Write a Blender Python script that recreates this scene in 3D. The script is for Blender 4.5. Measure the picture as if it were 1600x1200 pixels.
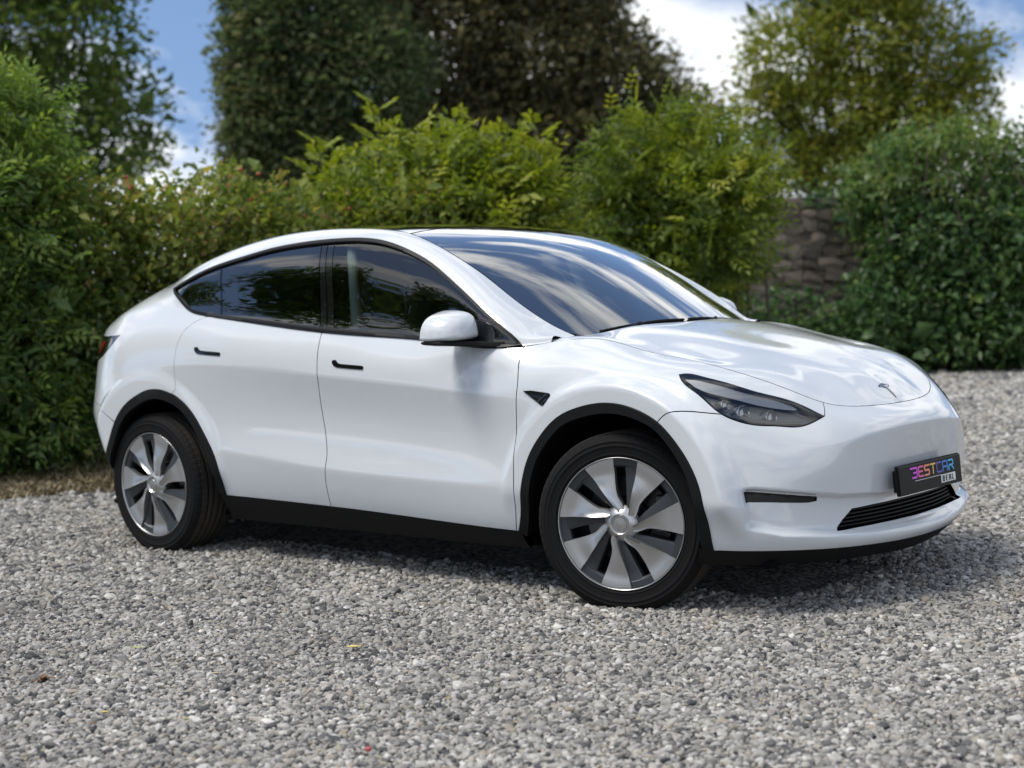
import bpy, bmesh, math, random
import numpy as np
from mathutils import Vector, Matrix, geometry
for o in list(bpy.data.objects): bpy.data.objects.remove(o)
scene = bpy.context.scene
COL = scene.collection
R_ = math.radians
rng = np.random.default_rng(7); random.seed(7)
# ---------------------------------------------------------------- camera
CAM = np.array([5.37586557, -6.05970745, 1.31664312]); YAW, PITCH, ROLL, FPX = .711792767, -.0637921741, -.0371899361, 2609.47418
_f = np.array([-math.sin(YAW)*math.cos(PITCH), math.cos(YAW)*math.cos(PITCH), math.sin(PITCH)])
_r = np.array([math.cos(YAW), math.sin(YAW), 0.]); _u = np.cross(_r, _f)
_r2 = _r*math.cos(ROLL)+_u*math.sin(ROLL); _u2 = -_r*math.sin(ROLL)+_u*math.cos(ROLL)
cam_d = bpy.data.cameras.new('camera'); cam = bpy.data.objects.new('camera', cam_d); COL.objects.link(cam)
M = Matrix.Identity(4)
for i in range(3): M[i][0] = _r2[i]; M[i][1] = _u2[i]; M[i][2] = -_f[i]; M[i][3] = CAM[i]
cam.matrix_world = M
cam_d.sensor_width = 36; cam_d.lens = FPX/1600*36; cam_d.clip_start = .1; cam_d.clip_end = 2000
cam_d.dof.use_dof = True; cam_d.dof.focus_distance = 6.4; cam_d.dof.aperture_fstop = 2.5; cam_d.dof.aperture_blades = 0
scene.camera = cam
_gf = np.array([-math.sin(YAW), math.cos(YAW)]); _gr = np.array([math.cos(YAW), math.sin(YAW)])
def rd(r, d, z=0.):
    """a point r metres to the right and d metres ahead of where the photographer stands"""
    q = CAM[:2]+_gr*r+_gf*d; return (q[0], q[1], z)
def px(X, Y, d):
    """point seen at pixel X,Y of the 1600-wide photograph, d metres along the view axis"""
    return CAM+d*(_f+(X-800)/FPX*_r2-(Y-600)/FPX*_u2)
# ---------------------------------------------------------------- sky and sun
SUN_EL, SUN_AZ = R_(60), R_(238)          # azimuth measured from +x, counter-clockwise
world = bpy.data.worlds.new('World'); scene.world = world; world.use_nodes = True
nt = world.node_tree; nd = nt.nodes; nd.clear(); L = nt.links.new
wo = nd.new('ShaderNodeOutputWorld'); bg = nd.new('ShaderNodeBackground'); L(bg.outputs[0], wo.inputs[0])
sky = nd.new('ShaderNodeTexSky'); sky.sky_type = 'NISHITA'; sky.sun_disc = False
sky.sun_elevation = SUN_EL; sky.sun_rotation = R_(90)-SUN_AZ; sky.air_density = 1.0; sky.dust_density = .15; sky.ozone_density = 1.6
tc = nd.new('ShaderNodeTexCoord'); va = nd.new('ShaderNodeVectorMath'); va.operation = 'ADD'; va.inputs[1].default_value = (0, 0, .30); vn = nd.new('ShaderNodeVectorMath'); vn.operation = 'NORMALIZE'
L(tc.outputs['Generated'], va.inputs[0]); L(va.outputs[0], vn.inputs[0]); L(vn.outputs[0], sky.inputs[0]); mp = nd.new('ShaderNodeMapping'); L(tc.outputs['Generated'], mp.inputs[0])
mp.inputs['Scale'].default_value = (1, 1, 2.1); mp.inputs['Location'].default_value = (0, 0, 0)
n1 = nd.new('ShaderNodeTexNoise'); n1.inputs['Scale'].default_value = 3.4; n1.inputs['Detail'].default_value = 8; n1.inputs['Roughness'].default_value = .56
n1.inputs['Distortion'].default_value = .35; L(mp.outputs[0], n1.inputs['Vector'])
cr = nd.new('ShaderNodeValToRGB'); cr.color_ramp.elements[0].position = .45; cr.color_ramp.elements[1].position = .57; L(n1.outputs[0], cr.inputs[0])
mx = nd.new('ShaderNodeMixRGB'); L(cr.outputs[0], mx.inputs[0]); L(sky.outputs[0], mx.inputs[1]); mx.inputs[2].default_value = (7.2, 7.25, 7.25, 1)
L(mx.outputs[0], bg.inputs[0]); bg.inputs[1].default_value = .095
sun_d = bpy.data.lights.new('sun', 'SUN'); sun_d.energy = 1.75; sun_d.angle = R_(20); sun_d.color = (1, .945, .86)
sun = bpy.data.objects.new('sun', sun_d); COL.objects.link(sun)
_sd = Vector((math.cos(SUN_EL)*math.cos(SUN_AZ), math.cos(SUN_EL)*math.sin(SUN_AZ), math.sin(SUN_EL)))
sun.rotation_euler = _sd.to_track_quat('Z', 'Y').to_euler()
sun.location = (0, 0, 30)
scene.view_settings.view_transform = 'Standard'; scene.view_settings.look = 'None'; scene.view_settings.gamma = 1
scene.view_settings.use_curve_mapping = False; scene.view_settings.exposure = 0.88
scene.render.engine = 'CYCLES'; scene.cycles.use_denoising = True; scene.cycles.max_bounces = 10
scene.cycles.transparent_max_bounces = 12; scene.cycles.sample_clamp_indirect = 6
scene.cycles.caustics_reflective = False; scene.cycles.caustics_refractive = False
# ---------------------------------------------------------------- helpers
def lin(c):
    return tuple(((v/12.92) if v <= .04045 else ((v+.055)/1.055)**2.4) for v in c)
MATS = {}
def mat(name, col=(.5, .5, .5), rough=.5, metal=0., coat=0., spec=.5, emit=None):
    if name in MATS: return MATS[name]
    m = bpy.data.materials.new(name); m.use_nodes = True; b = m.node_tree.nodes['Principled BSDF']
    b.inputs['Base Color'].default_value = (*col, 1); b.inputs['Roughness'].default_value = rough; b.inputs['Metallic'].default_value = metal
    b.inputs['Coat Weight'].default_value = coat; b.inputs['Coat Roughness'].default_value = .015; b.inputs['Specular IOR Level'].default_value = spec
    MATS[name] = m; return m
def bsdf(m): return m.node_tree.nodes['Principled BSDF']
def noise_bump(m, scale, strength, dist=.002, detail=3):
    nt = m.node_tree; n = nt.nodes.new('ShaderNodeTexNoise'); n.inputs['Scale'].default_value = scale; n.inputs['Detail'].default_value = detail
    tc = nt.nodes.new('ShaderNodeTexCoord'); nt.links.new(tc.outputs['Object'], n.inputs['Vector'])
    b = nt.nodes.new('ShaderNodeBump'); b.inputs['Strength'].default_value = strength; b.inputs['Distance'].default_value = dist
    nt.links.new(n.outputs[0], b.inputs['Height']); nt.links.new(b.outputs[0], bsdf(m).inputs['Normal']); return n
def mesh_obj(name, V, F, m, parent=None, normals=None, smooth=True):
    me = bpy.data.meshes.new(name); me.from_pydata([tuple(map(float, v)) for v in V], [], [tuple(map(int, f)) for f in F]); me.update()
    if smooth: me.polygons.foreach_set('use_smooth', [True]*len(me.polygons))
    if normals is not None: me.normals_split_custom_set_from_vertices([tuple(map(float, n)) for n in normals])
    o = bpy.data.objects.new(name, me); COL.objects.link(o)
    if m: me.materials.append(m)
    if parent: o.parent = parent
    return o
def fast_mesh(name, V, F, m=None, parent=None, attrs=None, smooth=False):
    """big meshes straight from numpy: V (n,3), F (k,3 or 4)"""
    me = bpy.data.meshes.new(name); V = np.ascontiguousarray(V, np.float32); F = np.ascontiguousarray(F, np.int32)
    me.vertices.add(len(V)); me.vertices.foreach_set('co', V.ravel()); me.loops.add(F.size); me.loops.foreach_set('vertex_index', F.ravel())
    me.polygons.add(len(F)); me.polygons.foreach_set('loop_start', np.arange(0, F.size, F.shape[1], dtype=np.int32))
    if smooth: me.polygons.foreach_set('use_smooth', np.ones(len(F), bool))
    for k, a in (attrs or {}).items():
        at = me.attributes.new(k, 'FLOAT', 'POINT'); at.data.foreach_set('value', np.ascontiguousarray(a, np.float32))
    me.update(calc_edges=True)
    o = bpy.data.objects.new(name, me); COL.objects.link(o)
    if m: me.materials.append(m)
    if parent: o.parent = parent
    return o
def empty(name, loc=(0, 0, 0), rz=0., parent=None):
    o = bpy.data.objects.new(name, None); o.empty_display_size = .2; COL.objects.link(o); o.location = loc; o.rotation_euler = (0, 0, rz)
    if parent: o.parent = parent
    return o
def tag(o, label=None, cat=None, group=None, kind=None):
    if label: o['label'] = label
    if cat: o['category'] = cat
    if group: o['group'] = group
    if kind: o['kind'] = kind
    return o
def copy_tree(o, parent=None):
    c = o.copy(); COL.objects.link(c); c.parent = parent
    for ch in o.children: copy_tree(ch, c)
    return c
class MB:
    """collects shapes, builds ONE mesh"""
    def __init__(s): s.V = []; s.F = []
    def add(s, V, F):
        k = len(s.V); s.V += [tuple(v) for v in V]; s.F += [tuple(i+k for i in f) for f in F]; return s
    def box(s, c, d, rot=None):
        V = [Vector((x*d[0]/2, y*d[1]/2, z*d[2]/2)) for x in (-1, 1) for y in (-1, 1) for z in (-1, 1)]
        if rot is not None: V = [rot @ v for v in V]
        V = [v+Vector(c) for v in V]
        return s.add(V, [(0, 1, 3, 2), (4, 6, 7, 5), (0, 4, 5, 1), (2, 3, 7, 6), (0, 2, 6, 4), (1, 5, 7, 3)])
    def tube(s, pts, rad, n=8, cap=True):
        pts = [Vector(p) for p in pts]; rad = rad if hasattr(rad, '__len__') else [rad]*len(pts); rings = []
        for i, p in enumerate(pts):
            d = (pts[min(i+1, len(pts)-1)]-pts[max(i-1, 0)]).normalized(); a = d.orthogonal().normalized() if i == 0 else (a-d*a.dot(d)).normalized(); b = d.cross(a)
            rings.append([p+(a*math.cos(t)+b*math.sin(t))*rad[i] for t in [2*math.pi*k/n for k in range(n)]])
        V = [v for r in rings for v in r]; F = [(i*n+k, i*n+(k+1) % n, (i+1)*n+(k+1) % n, (i+1)*n+k) for i in range(len(pts)-1) for k in range(n)]
        if cap: F += [tuple(range(n))[::-1], tuple((len(pts)-1)*n+k for k in range(n))]
        return s.add(V, F)
    def lathe(s, prof, n=48, axis='y', close=False, ang=(0, 2*math.pi)):
        """prof: (radius, along)"""
        full = abs(ang[1]-ang[0]-2*math.pi) < 1e-6; m = n if full else n+1; V = []
        for i in range(m):
            t = ang[0]+(ang[1]-ang[0])*i/n
            for r, h in prof: V.append((r*math.cos(t), h, r*math.sin(t)) if axis == 'y' else (r*math.cos(t), r*math.sin(t), h))
        p = len(prof); F = []
        for i in range(n):
            for j in range(p-1 if not close else p):
                F.append((i*p+j, i*p+(j+1) % p, ((i+1) % m)*p+(j+1) % p, ((i+1) % m)*p+j))
        return s.add(V, F)
    def build(s, name, m, parent=None, smooth=False, bevel=0, seg=2, sub=0, autosmooth=None):
        o = mesh_obj(name, s.V, s.F, m, parent, smooth=smooth)
        bm = bmesh.new(); bm.from_mesh(o.data); bmesh.ops.recalc_face_normals(bm, faces=bm.faces); bm.to_mesh(o.data); bm.free()
        if bevel:
            b = o.modifiers.new('bevel', 'BEVEL'); b.width = bevel; b.segments = seg; b.limit_method = 'ANGLE'; b.angle_limit = R_(30)
        if sub:
            b = o.modifiers.new('sub', 'SUBSURF'); b.levels = sub; b.render_levels = sub
        if autosmooth is not None:
            o.data.polygons.foreach_set('use_smooth', [True]*len(o.data.polygons)); o.data.set_sharp_from_angle(angle=R_(autosmooth))
        return o
def inpoly(P, poly):
    x, y = P[:, 0], P[:, 1]; r = np.zeros(len(P), bool); n = len(poly)
    for i in range(n):
        x0, y0 = poly[i]; x1, y1 = poly[(i+1) % n]
        if y0 == y1: continue
        c = ((y0 > y) != (y1 > y)) & (x < (x1-x0)*(y-y0)/(y1-y0)+x0); r ^= c
    return r
def segdist(P, poly):
    d = np.full(len(P), 1e9); n = len(poly)
    for i in range(n):
        a = poly[i]; b = poly[(i+1) % n]; ab = b-a; t = np.clip(((P-a)@ab)/max(ab@ab, 1e-12), 0, 1)
        d = np.minimum(d, np.linalg.norm(P-a-t[:, None]*ab, axis=1))
    return d
def area2(p): x, y = p[:, 0], p[:, 1]; return .5*np.sum(x*np.roll(y, -1)-np.roll(x, -1)*y)
def offset_poly(p, g):
    """move a closed polygon inward by g (outward for g<0)"""
    p = np.asarray(p, float); s = np.sign(area2(p)); e = np.roll(p, -1, 0)-p; L_ = np.maximum(np.linalg.norm(e, axis=1, keepdims=True), 1e-9)
    n = np.stack([-e[:, 1], e[:, 0]], 1)/L_*s; m = n+np.roll(n, 1, 0); d = (m*n).sum(1, keepdims=True)
    return p+m/np.maximum(d, .35)*g
def resample(p, step, closed=True):
    out = []; n = len(p)
    for i in range(n if closed else n-1):
        a, b = p[i], p[(i+1) % n]; k = max(1, int(np.ceil(np.linalg.norm(b-a)/step)))
        for t in range(k): out.append(a+(b-a)*t/k)
    if not closed: out.append(p[-1])
    return np.array(out)
def crom(pts, k=6):
    """smooth open curve through the points"""
    P = np.asarray(pts, float)
    if len(P) < 3: return P
    t = np.concatenate([[0], np.cumsum(np.maximum(np.linalg.norm(np.diff(P, axis=0), axis=1), 1e-6))])
    return cspline(t, P, np.interp(np.linspace(0, len(P)-1, (len(P)-1)*k+1), np.arange(len(P)), t))
# ---------------------------------------------------------------- car surfaces
def cspline(t, P, tq):
    """natural cubic spline through P (n,...) at knots t, sampled at tq"""
    t = np.asarray(t, float); P = np.asarray(P, float); n = len(t)
    sh = P.shape[1:]; Pf = P.reshape(n, -1); tq = np.asarray(tq, float)
    if n == 2:
        w = ((tq - t[0])/(t[1]-t[0]))[:, None]
        return (Pf[0]*(1-w)+Pf[1]*w).reshape((len(tq),)+sh)
    h = np.diff(t); A = np.zeros((n, n)); B = np.zeros((n, Pf.shape[1]))
    A[0, 0] = A[-1, -1] = 1
    for i in range(1, n-1):
        A[i, i-1] = h[i-1]; A[i, i] = 2*(h[i-1]+h[i]); A[i, i+1] = h[i]
        B[i] = 6*((Pf[i+1]-Pf[i])/h[i]-(Pf[i]-Pf[i-1])/h[i-1])
    M = np.linalg.solve(A, B)
    k = np.clip(np.searchsorted(t, tq, side='right')-1, 0, n-2)
    a = (t[k+1]-tq)[:, None]; b = (tq-t[k])[:, None]; H = h[k][:, None]
    r = (M[k]*a**3+M[k+1]*b**3)/(6*H)+(Pf[k]/H-M[k]*H/6)*a+(Pf[k+1]/H-M[k+1]*H/6)*b
    return r.reshape((len(tq),)+sh)
def gsmooth(P, sig, axis, edge='reflectodd'):
    if sig <= 0: return P
    r = int(3*sig+1); k = np.exp(-.5*(np.arange(-r, r+1)/sig)**2); k /= k.sum()
    P = np.moveaxis(P, axis, 0); n = len(P); r = min(r, n-1)
    lo = 2*P[0]-P[1:r+1][::-1]; hi = 2*P[-1]-P[-r-1:-1][::-1]
    Q = np.concatenate([lo, P, hi]); c = len(k)//2; out = np.zeros_like(P)
    for i in range(-r, r+1): out += k[c+i]*Q[r+i:r+i+n]
    return np.moveaxis(out/k[c-r:c+r+1].sum(), 0, axis)
def sstep(a, b, x):
    t = np.clip((np.asarray(x, float)-a)/(b-a), 0, 1); return t*t*(3-2*t)

WB = 1.445                                   # axles at x = +-WB, car faces +x, near side is -y
# control columns of the lower body: 9 rows each (sill .. shoulder crease .. belt / bonnet seam)
def _c(x, zs, ys): return [(x, y, z) for y, z in zip(ys, zs)]
COLS = [
 [(-2.33,0,.24),(-2.40,0,.33),(-2.45,0,.50),(-2.46,0,.66),(-2.435,0,.79),(-2.40,0,.93),(-2.345,0,1.06),(-2.325,0,1.13),(-2.30,0,1.19)],
 [(-2.31,.34,.24),(-2.38,.345,.33),(-2.42,.35,.50),(-2.43,.35,.66),(-2.405,.35,.79),(-2.37,.35,.93),(-2.31,.345,1.06),(-2.285,.34,1.13),(-2.255,.335,1.19)],
 [(-2.19,.58,.24),(-2.24,.585,.33),(-2.295,.595,.50),(-2.32,.60,.66),(-2.305,.595,.79),(-2.26,.59,.93),(-2.20,.58,1.06),(-2.175,.575,1.125),(-2.135,.56,1.182)],
 [(-1.98,.725,.24),(-2.02,.745,.33),(-2.070,.760,.50),(-2.138,.780,.66),(-2.128,.772,.79),(-2.108,.764,.93),(-2.072,.752,1.06),(-2.045,.736,1.125),(-1.985,.70,1.184)],
 [(-1.83,.81,.24),(-1.85,.85,.33),(-1.900,.885,.50),(-1.940,.896,.66),(-1.935,.892,.79),(-1.91,.88,.93),(-1.875,.86,1.05),(-1.855,.835,1.12),(-1.83,.792,1.19)],
 _c(-1.7,  [.22,.33,.52,.66,.80,.955,1.06,1.13,1.20],   [.85,.895,.938,.948,.945,.930,.902,.868,.815]),
 _c(-1.445,[.21,.32,.53,.67,.80,.955,1.06,1.14,1.205],  [.85,.90,.945,.953,.951,.944,.92,.885,.838]),
 _c(-1.0,  [.20,.317,.545,.68,.80,.955,1.05,1.12,1.178],[.85,.905,.945,.935,.938,.953,.934,.905,.866]),
 _c(-.5,   [.20,.312,.515,.65,.78,.935,1.01,1.07,1.126],[.85,.903,.946,.922,.927,.952,.938,.915,.884]),
 _c(0,     [.20,.303,.483,.63,.76,.90,.975,1.032,1.085],[.85,.903,.946,.920,.925,.951,.937,.916,.888]),
 _c(.5,    [.20,.286,.47,.61,.74,.866,.945,1.0,1.054],  [.85,.903,.945,.922,.928,.950,.935,.914,.884]),
 _c(.95,   [.20,.275,.46,.60,.72,.836,.925,.98,1.032],  [.85,.905,.945,.939,.941,.950,.928,.904,.866]),
 _c(1.2,   [.20,.275,.46,.60,.71,.835,.958,1.018,1.058],[.85,.905,.95,.953,.951,.938,.900,.815,.715]),
 _c(1.445, [.20,.275,.46,.60,.71,.83,.938,.983,1.008],   [.85,.905,.95,.955,.953,.938,.893,.80,.695]),
 _c(1.7,   [.20,.28,.46,.60,.70,.80,.901,.941,.960],    [.85,.905,.945,.952,.946,.926,.862,.77,.665]),
 [(1.84,.86,.20),(1.865,.915,.270),(1.88,.938,.42),(1.877,.935,.55),(1.87,.927,.65),(1.865,.905,.74),(1.86,.838,.840),(1.86,.745,.890),(1.86,.638,.918)],
 [(1.97,.78,.195),(2.01,.83,.265),(2.025,.842,.40),(2.015,.833,.51),(2.005,.818,.61),(1.99,.792,.70),(1.975,.735,.785),(1.965,.665,.842),(1.955,.580,.878)],
 [(2.09,.62,.19),(2.145,.655,.255),(2.160,.672,.33),(2.150,.675,.45),(2.150,.668,.55),(2.135,.648,.635),(2.100,.605,.733),(2.082,.563,.783),(2.058,.516,.826)],
 [(2.16,.43,.18),(2.225,.455,.245),(2.235,.46,.30),(2.225,.465,.42),(2.232,.465,.54),(2.235,.46,.655),(2.200,.445,.714),(2.168,.428,.748),(2.124,.410,.779)],
 [(2.21,.21,.175),(2.28,.222,.238),(2.29,.225,.29),(2.262,.226,.42),(2.266,.226,.55),(2.278,.226,.682),(2.257,.224,.714),(2.226,.222,.738),(2.182,.217,.763)],
 [(2.225,0,.17),(2.295,0,.235),(2.305,0,.285),(2.265,0,.42),(2.27,0,.55),(2.288,0,.688),(2.268,0,.716),(2.238,0,.738),(2.196,0,.759)],
]
COLS = np.array(COLS, float); COLS[..., 1] *= -1
MIR = np.array([1., -1., 1.])
def build_A():
    C = np.concatenate([(COLS[1:9]*MIR)[::-1], COLS, (COLS[12:20]*MIR)[::-1]])
    sharp = np.array([.35]*21); sharp[7:12] = 1; sharp[12:14] = .3; sharp[14:17] = 0.; sharp[17:] = 1
    sh = np.concatenate([sharp[1:9][::-1], sharp, sharp[12:20][::-1]])
    d = np.linalg.norm(np.diff(C[:, 2:7], axis=0), axis=2).mean(1); u = np.concatenate([[0], np.cumsum(d)])
    e = np.linalg.norm(np.diff(C[:, :], axis=1), axis=2).mean(0); v = np.concatenate([[0], np.cumsum(e)])
    nu = int(u[-1]/.0085); uq = np.linspace(0, u[-1], nu)
    nv = int(v[-1]/.0065); vq = np.linspace(0, v[-1], nv)
    D = cspline(u, C, uq)                                  # nu,9,3
    w = np.interp(uq, u, sh); w = gsmooth(w, 10, 0)
    Dt = np.moveaxis(D, 1, 0)
    S0 = cspline(v, Dt, vq)
    S1 = np.zeros_like(S0)
    for a, b in ((0, 2), (2, 5), (5, 8)):
        m = (vq >= v[a]-1e-9) & (vq <= v[b]+1e-9)
        S1[m] = cspline(v[a:b+1], Dt[a:b+1], vq[m])
    S = S0*(1-w)[None, :, None]+S1*w[None, :, None]
    S2 = np.zeros_like(S0); sh2 = np.zeros(21); sh2[11] = .15; sh2[12:15] = .85; sh2[15] = .3
    w2 = gsmooth(np.interp(uq, u, np.concatenate([sh2[1:9][::-1], sh2, sh2[12:20][::-1]])), 10, 0)
    for a, b in ((0, 6), (6, 8)):
        m = (vq >= v[a]-1e-9) & (vq <= v[b]+1e-9); S2[m] = cspline(v[a:b+1], Dt[a:b+1], vq[m])
    S = S*(1-w2)[None, :, None]+S2*w2[None, :, None]
    S = np.moveaxis(S, 0, 1)                               # nu,nv,3
    S = gsmooth(S, .9, 1); S = gsmooth(S, 4, 0)
    wf = sstep(1.62, 1.85, S[..., 0])[..., None]; S = S*(1-wf)+gsmooth(S, 9, 0)*wf
    wf = sstep(-1.75, -1.95, S[..., 0])[..., None]; S = S*(1-wf)+gsmooth(S, 7, 0)*wf
    # wheel-arch flares
    s = np.sign(S[..., 1]); Y = np.abs(S[..., 1])
    for xc in (WB, -WB):
        r = np.hypot(S[..., 0]-xc, (S[..., 2]-.345))
        side = sstep(.80, .88, Y) if xc > 0 else sstep(.875, .93, Y)
        f = (1-sstep(.538, .578, r))*side*sstep(.30, .45, S[..., 2])
        tgt = .9575-.03*sstep(.47, .30, S[..., 2])
        Y = Y+f*np.maximum(tgt-Y, 0)
    S[..., 1] = s*Y
    S = gsmooth(gsmooth(S, .8, 1), 1.6, 0)
    # air-intake pocket across the lower front face
    y = np.abs(S[..., 1]); z = S[..., 2]; x = S[..., 0]
    top = np.interp(y, [0, .25, .5, .7, .82], [.428, .432, .450, .482, .502])
    bot = np.interp(y, [0, .35, .6, .75, .85], [.285, .288, .303, .318, .350])
    f = sstep(0, .014, top-z)*sstep(-.002, .03, z-bot)*sstep(.868, .838, y)*(x > 1.8)
    nrm = np.stack([sstep(.0, 1., 1-y*.6)+.25, -np.sign(S[..., 1])*sstep(.3, .9, y)*.8], -1)
    nrm /= np.linalg.norm(nrm, axis=-1, keepdims=True)
    dep = .034*f; fpocket = f
    S[..., 0] -= dep*nrm[..., 0]; S[..., 1] += dep*nrm[..., 1]
    return S, uq, vq, u, v
# roof / windscreen / hatch height field
ZC = np.array([(1.45,.91),(1.3,1.003),(1.15,1.094),(1.0,1.185),(.875,1.260),(.72,1.349),(.596,1.413),(.4,1.493),(.25,1.535),(.129,1.559),(-.04,1.578),(-.26,1.590),(-.49,1.594),(-.8,1.576),(-1.1,1.526),(-1.4,1.452),(-1.7,1.370),(-2.0,1.252),(-2.15,1.192),(-2.3,1.13)])[::-1]
_xs = np.linspace(-2.35, 1.5, 6000); _zs = gsmooth(gsmooth(cspline(ZC[:, 0], ZC[:, 1:], np.clip(_xs, -2.3, 1.45))[:, 0], 60, 0), 60, 0)
def T(x, y):
    x = np.asarray(x, float); y = np.asarray(y, float)
    k = .26*sstep(-.5, .3, x)-.10*sstep(-.9, -1.6, x); b = .05
    return np.interp(x+k*y*y, _xs, _zs)-b*y*y
YE = np.array([(1.12,.60),(1.04,.652),(.9,.688),(.75,.690),(.6,.675),(.479,.668),(.3,.645),(.035,.602),(-.3,.585),(-.8,.582),(-1.2,.572),(-1.6,.552),(-2.0,.525),(-2.2,.50)])[::-1]
def yedge(x): return cspline(YE[:, 0], YE[:, 1:], np.atleast_1d(x))[:, 0]
# top of the side-window outline (x, z)
DLO_TOP = np.array([(-1.41,1.321),(-1.30,1.357),(-1.19,1.395),(-1.05,1.432),(-.88,1.464),(-.685,1.497),(-.39,1.520),(-.125,1.520),(.018,1.504),(.193,1.457),(.36,1.391),(.55,1.291),(.71,1.202),(.835,1.125),(.92,1.067),(.955,1.033)])
def build_B(S, vq, v):
    """side of the cabin: belt -> glass -> rail -> edge of roof glass, x stations"""
    i8 = S.shape[1]-1; near = (np.arange(S.shape[0]))
    xs = S[:, i8, 0]; ys = S[:, i8, 1]
    m = (ys < -.3); idx = np.where(m)[0]; idx = idx[np.argsort(xs[idx])]
    def rowat(j, xq):
        return np.stack([np.interp(xq, S[idx, j, 0][np.argsort(S[idx, j, 0])], S[idx, j, a][np.argsort(S[idx, j, 0])]) for a in (1, 2)], -1)
    XQ = np.linspace(-2.10, 1.06, 380); out = []
    j7 = int(np.argmin(abs(vq-v[7]))); j75 = int(np.argmin(abs(vq-(v[7]+v[8])/2)))
    nq = 90
    for x in XQ:
        y8, z8 = rowat(i8, x); y7, z7 = rowat(j75, x); y8, y7 = -y8, -y7
        ye = float(yedge(x)[0]); ze = float(T(x, ye)); yi = ye-.10; zi = float(T(x, yi))
        zd = float(np.interp(x, DLO_TOP[:, 0], DLO_TOP[:, 1]))
        def G(z): return y8-.006-.30*(z-z8)-.24*(z-z8)**2
        # generic smooth quarter section
        n = np.array([ze-z8, ye-y8]); L = np.hypot(*n); nn = np.array([n[0], -n[1]])/L     # outward (y,z)
        def q(t, bul): return (y8+(ye-y8)*t+nn[0]*bul*L, z8+(ze-z8)*t+nn[1]*bul*L)
        qa = [q(.25, .045), q(.5, .06), q(.75, .048)]
        # door section with glass
        zd2 = max(zd, z8+.012)
        g = [(G(z8+.35*(zd2-z8)), z8+.35*(zd2-z8)), (G(zd2), zd2)]
        yd, zd_ = g[1]; n2 = np.array([ze-zd_, ye-yd]); L2 = np.hypot(*n2); nn2 = np.array([n2[0], -n2[1]])/L2
        bl = .13*(1-float(sstep(.88, 1.03, x)))-.02*float(sstep(.95, 1.06, x)); rm = (yd+(ye-yd)*.5+nn2[0]*bl*L2, zd_+(ze-zd_)*.5+nn2[1]*bl*L2)
        gm = [g[0], g[1], rm]
        w = float(sstep(-1.62, -1.28, x))
        mids = [tuple(np.array(a)*(1-w)+np.array(b)*w) for a, b in zip(qa, gm)]
        pts = np.array([(y7, z7), (y8, z8)]+mids+[(ye, ze), (yi, zi)])
        t = np.concatenate([[0], np.cumsum(np.maximum(np.linalg.norm(np.diff(pts, axis=0), axis=1), 1e-3))])
        tq = np.concatenate([np.linspace(t[1], t[-2], nq)])
        s = cspline(t, pts, tq)
        out.append(np.stack([np.full(nq, x), -s[:, 0], s[:, 1]], -1))
    B = np.array(out); B = gsmooth(B, 5, 0); B = gsmooth(B, 1.2, 1)
    return B, XQ
def grid_normals(S):
    a = np.gradient(S, axis=0); b = np.gradient(S, axis=1); n = np.cross(a, b)
    n /= np.maximum(np.linalg.norm(n, axis=-1, keepdims=True), 1e-12); return n
class Net:
    def __init__(s, S):
        s.S = S; s.N = grid_normals(S)
        c = S[..., 1]; 
        # outward: y sign on the sides
        m = np.abs(S[..., 1]) > .7
        if (np.sign(s.N[..., 1])*np.sign(S[..., 1]))[m].mean() < 0: s.N = -s.N
        s.hu = np.linalg.norm(np.diff(S, axis=0), axis=2).mean(); s.hv = np.linalg.norm(np.diff(S, axis=1), axis=2).mean()
    def ev(s, uv, A=None):
        A = s.S if A is None else A
        nu, nv = A.shape[:2]; u = np.clip(uv[:, 0], 0, nu-1.0001); v = np.clip(uv[:, 1], 0, nv-1.0001)
        i = u.astype(int); j = v.astype(int); a = (u-i)[:, None]; b = (v-j)[:, None]
        return (A[i, j]*(1-a)+A[i+1, j]*a)*(1-b)+(A[i, j+1]*(1-a)+A[i+1, j+1]*a)*b
    def find(s, pts, axes=(0, 1, 2), mask=None):
        """(u,v) grid coordinates of the surface points closest in the given axes"""
        P = s.S[..., axes].reshape(-1, len(axes)); 
        if mask is not None: mi = np.where(mask.ravel())[0]; P = P[mi]
        out = []
        for q in np.asarray(pts, float):
            k = int(np.argmin(((P-q)**2).sum(1)))
            if mask is not None: k = mi[k]
            i, j = divmod(k, s.S.shape[1]); uv = np.array([float(i), float(j)])
            for it in range(3):
                i0 = int(np.clip(uv[0], 0, s.S.shape[0]-2)); j0 = int(np.clip(uv[1], 0, s.S.shape[1]-2))
                du = (s.S[i0+1, j0]-s.S[i0, j0])[list(axes)]; dv = (s.S[i0, j0+1]-s.S[i0, j0])[list(axes)]
                r = q-s.ev(uv[None])[0][list(axes)]
                M = np.stack([du, dv], 1); st, *_ = np.linalg.lstsq(M, r, rcond=None)
                uv = uv+np.clip(st, -3, 3); uv[0] = np.clip(uv[0], 0, s.S.shape[0]-1); uv[1] = np.clip(uv[1], 0, s.S.shape[1]-1)
            out.append(uv)
        return np.array(out)
SA, uqA, vqA, uA, vA = build_A(); A = Net(SA)
SB, XQB = build_B(SA, vqA, vA); B = Net(SB)
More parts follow.
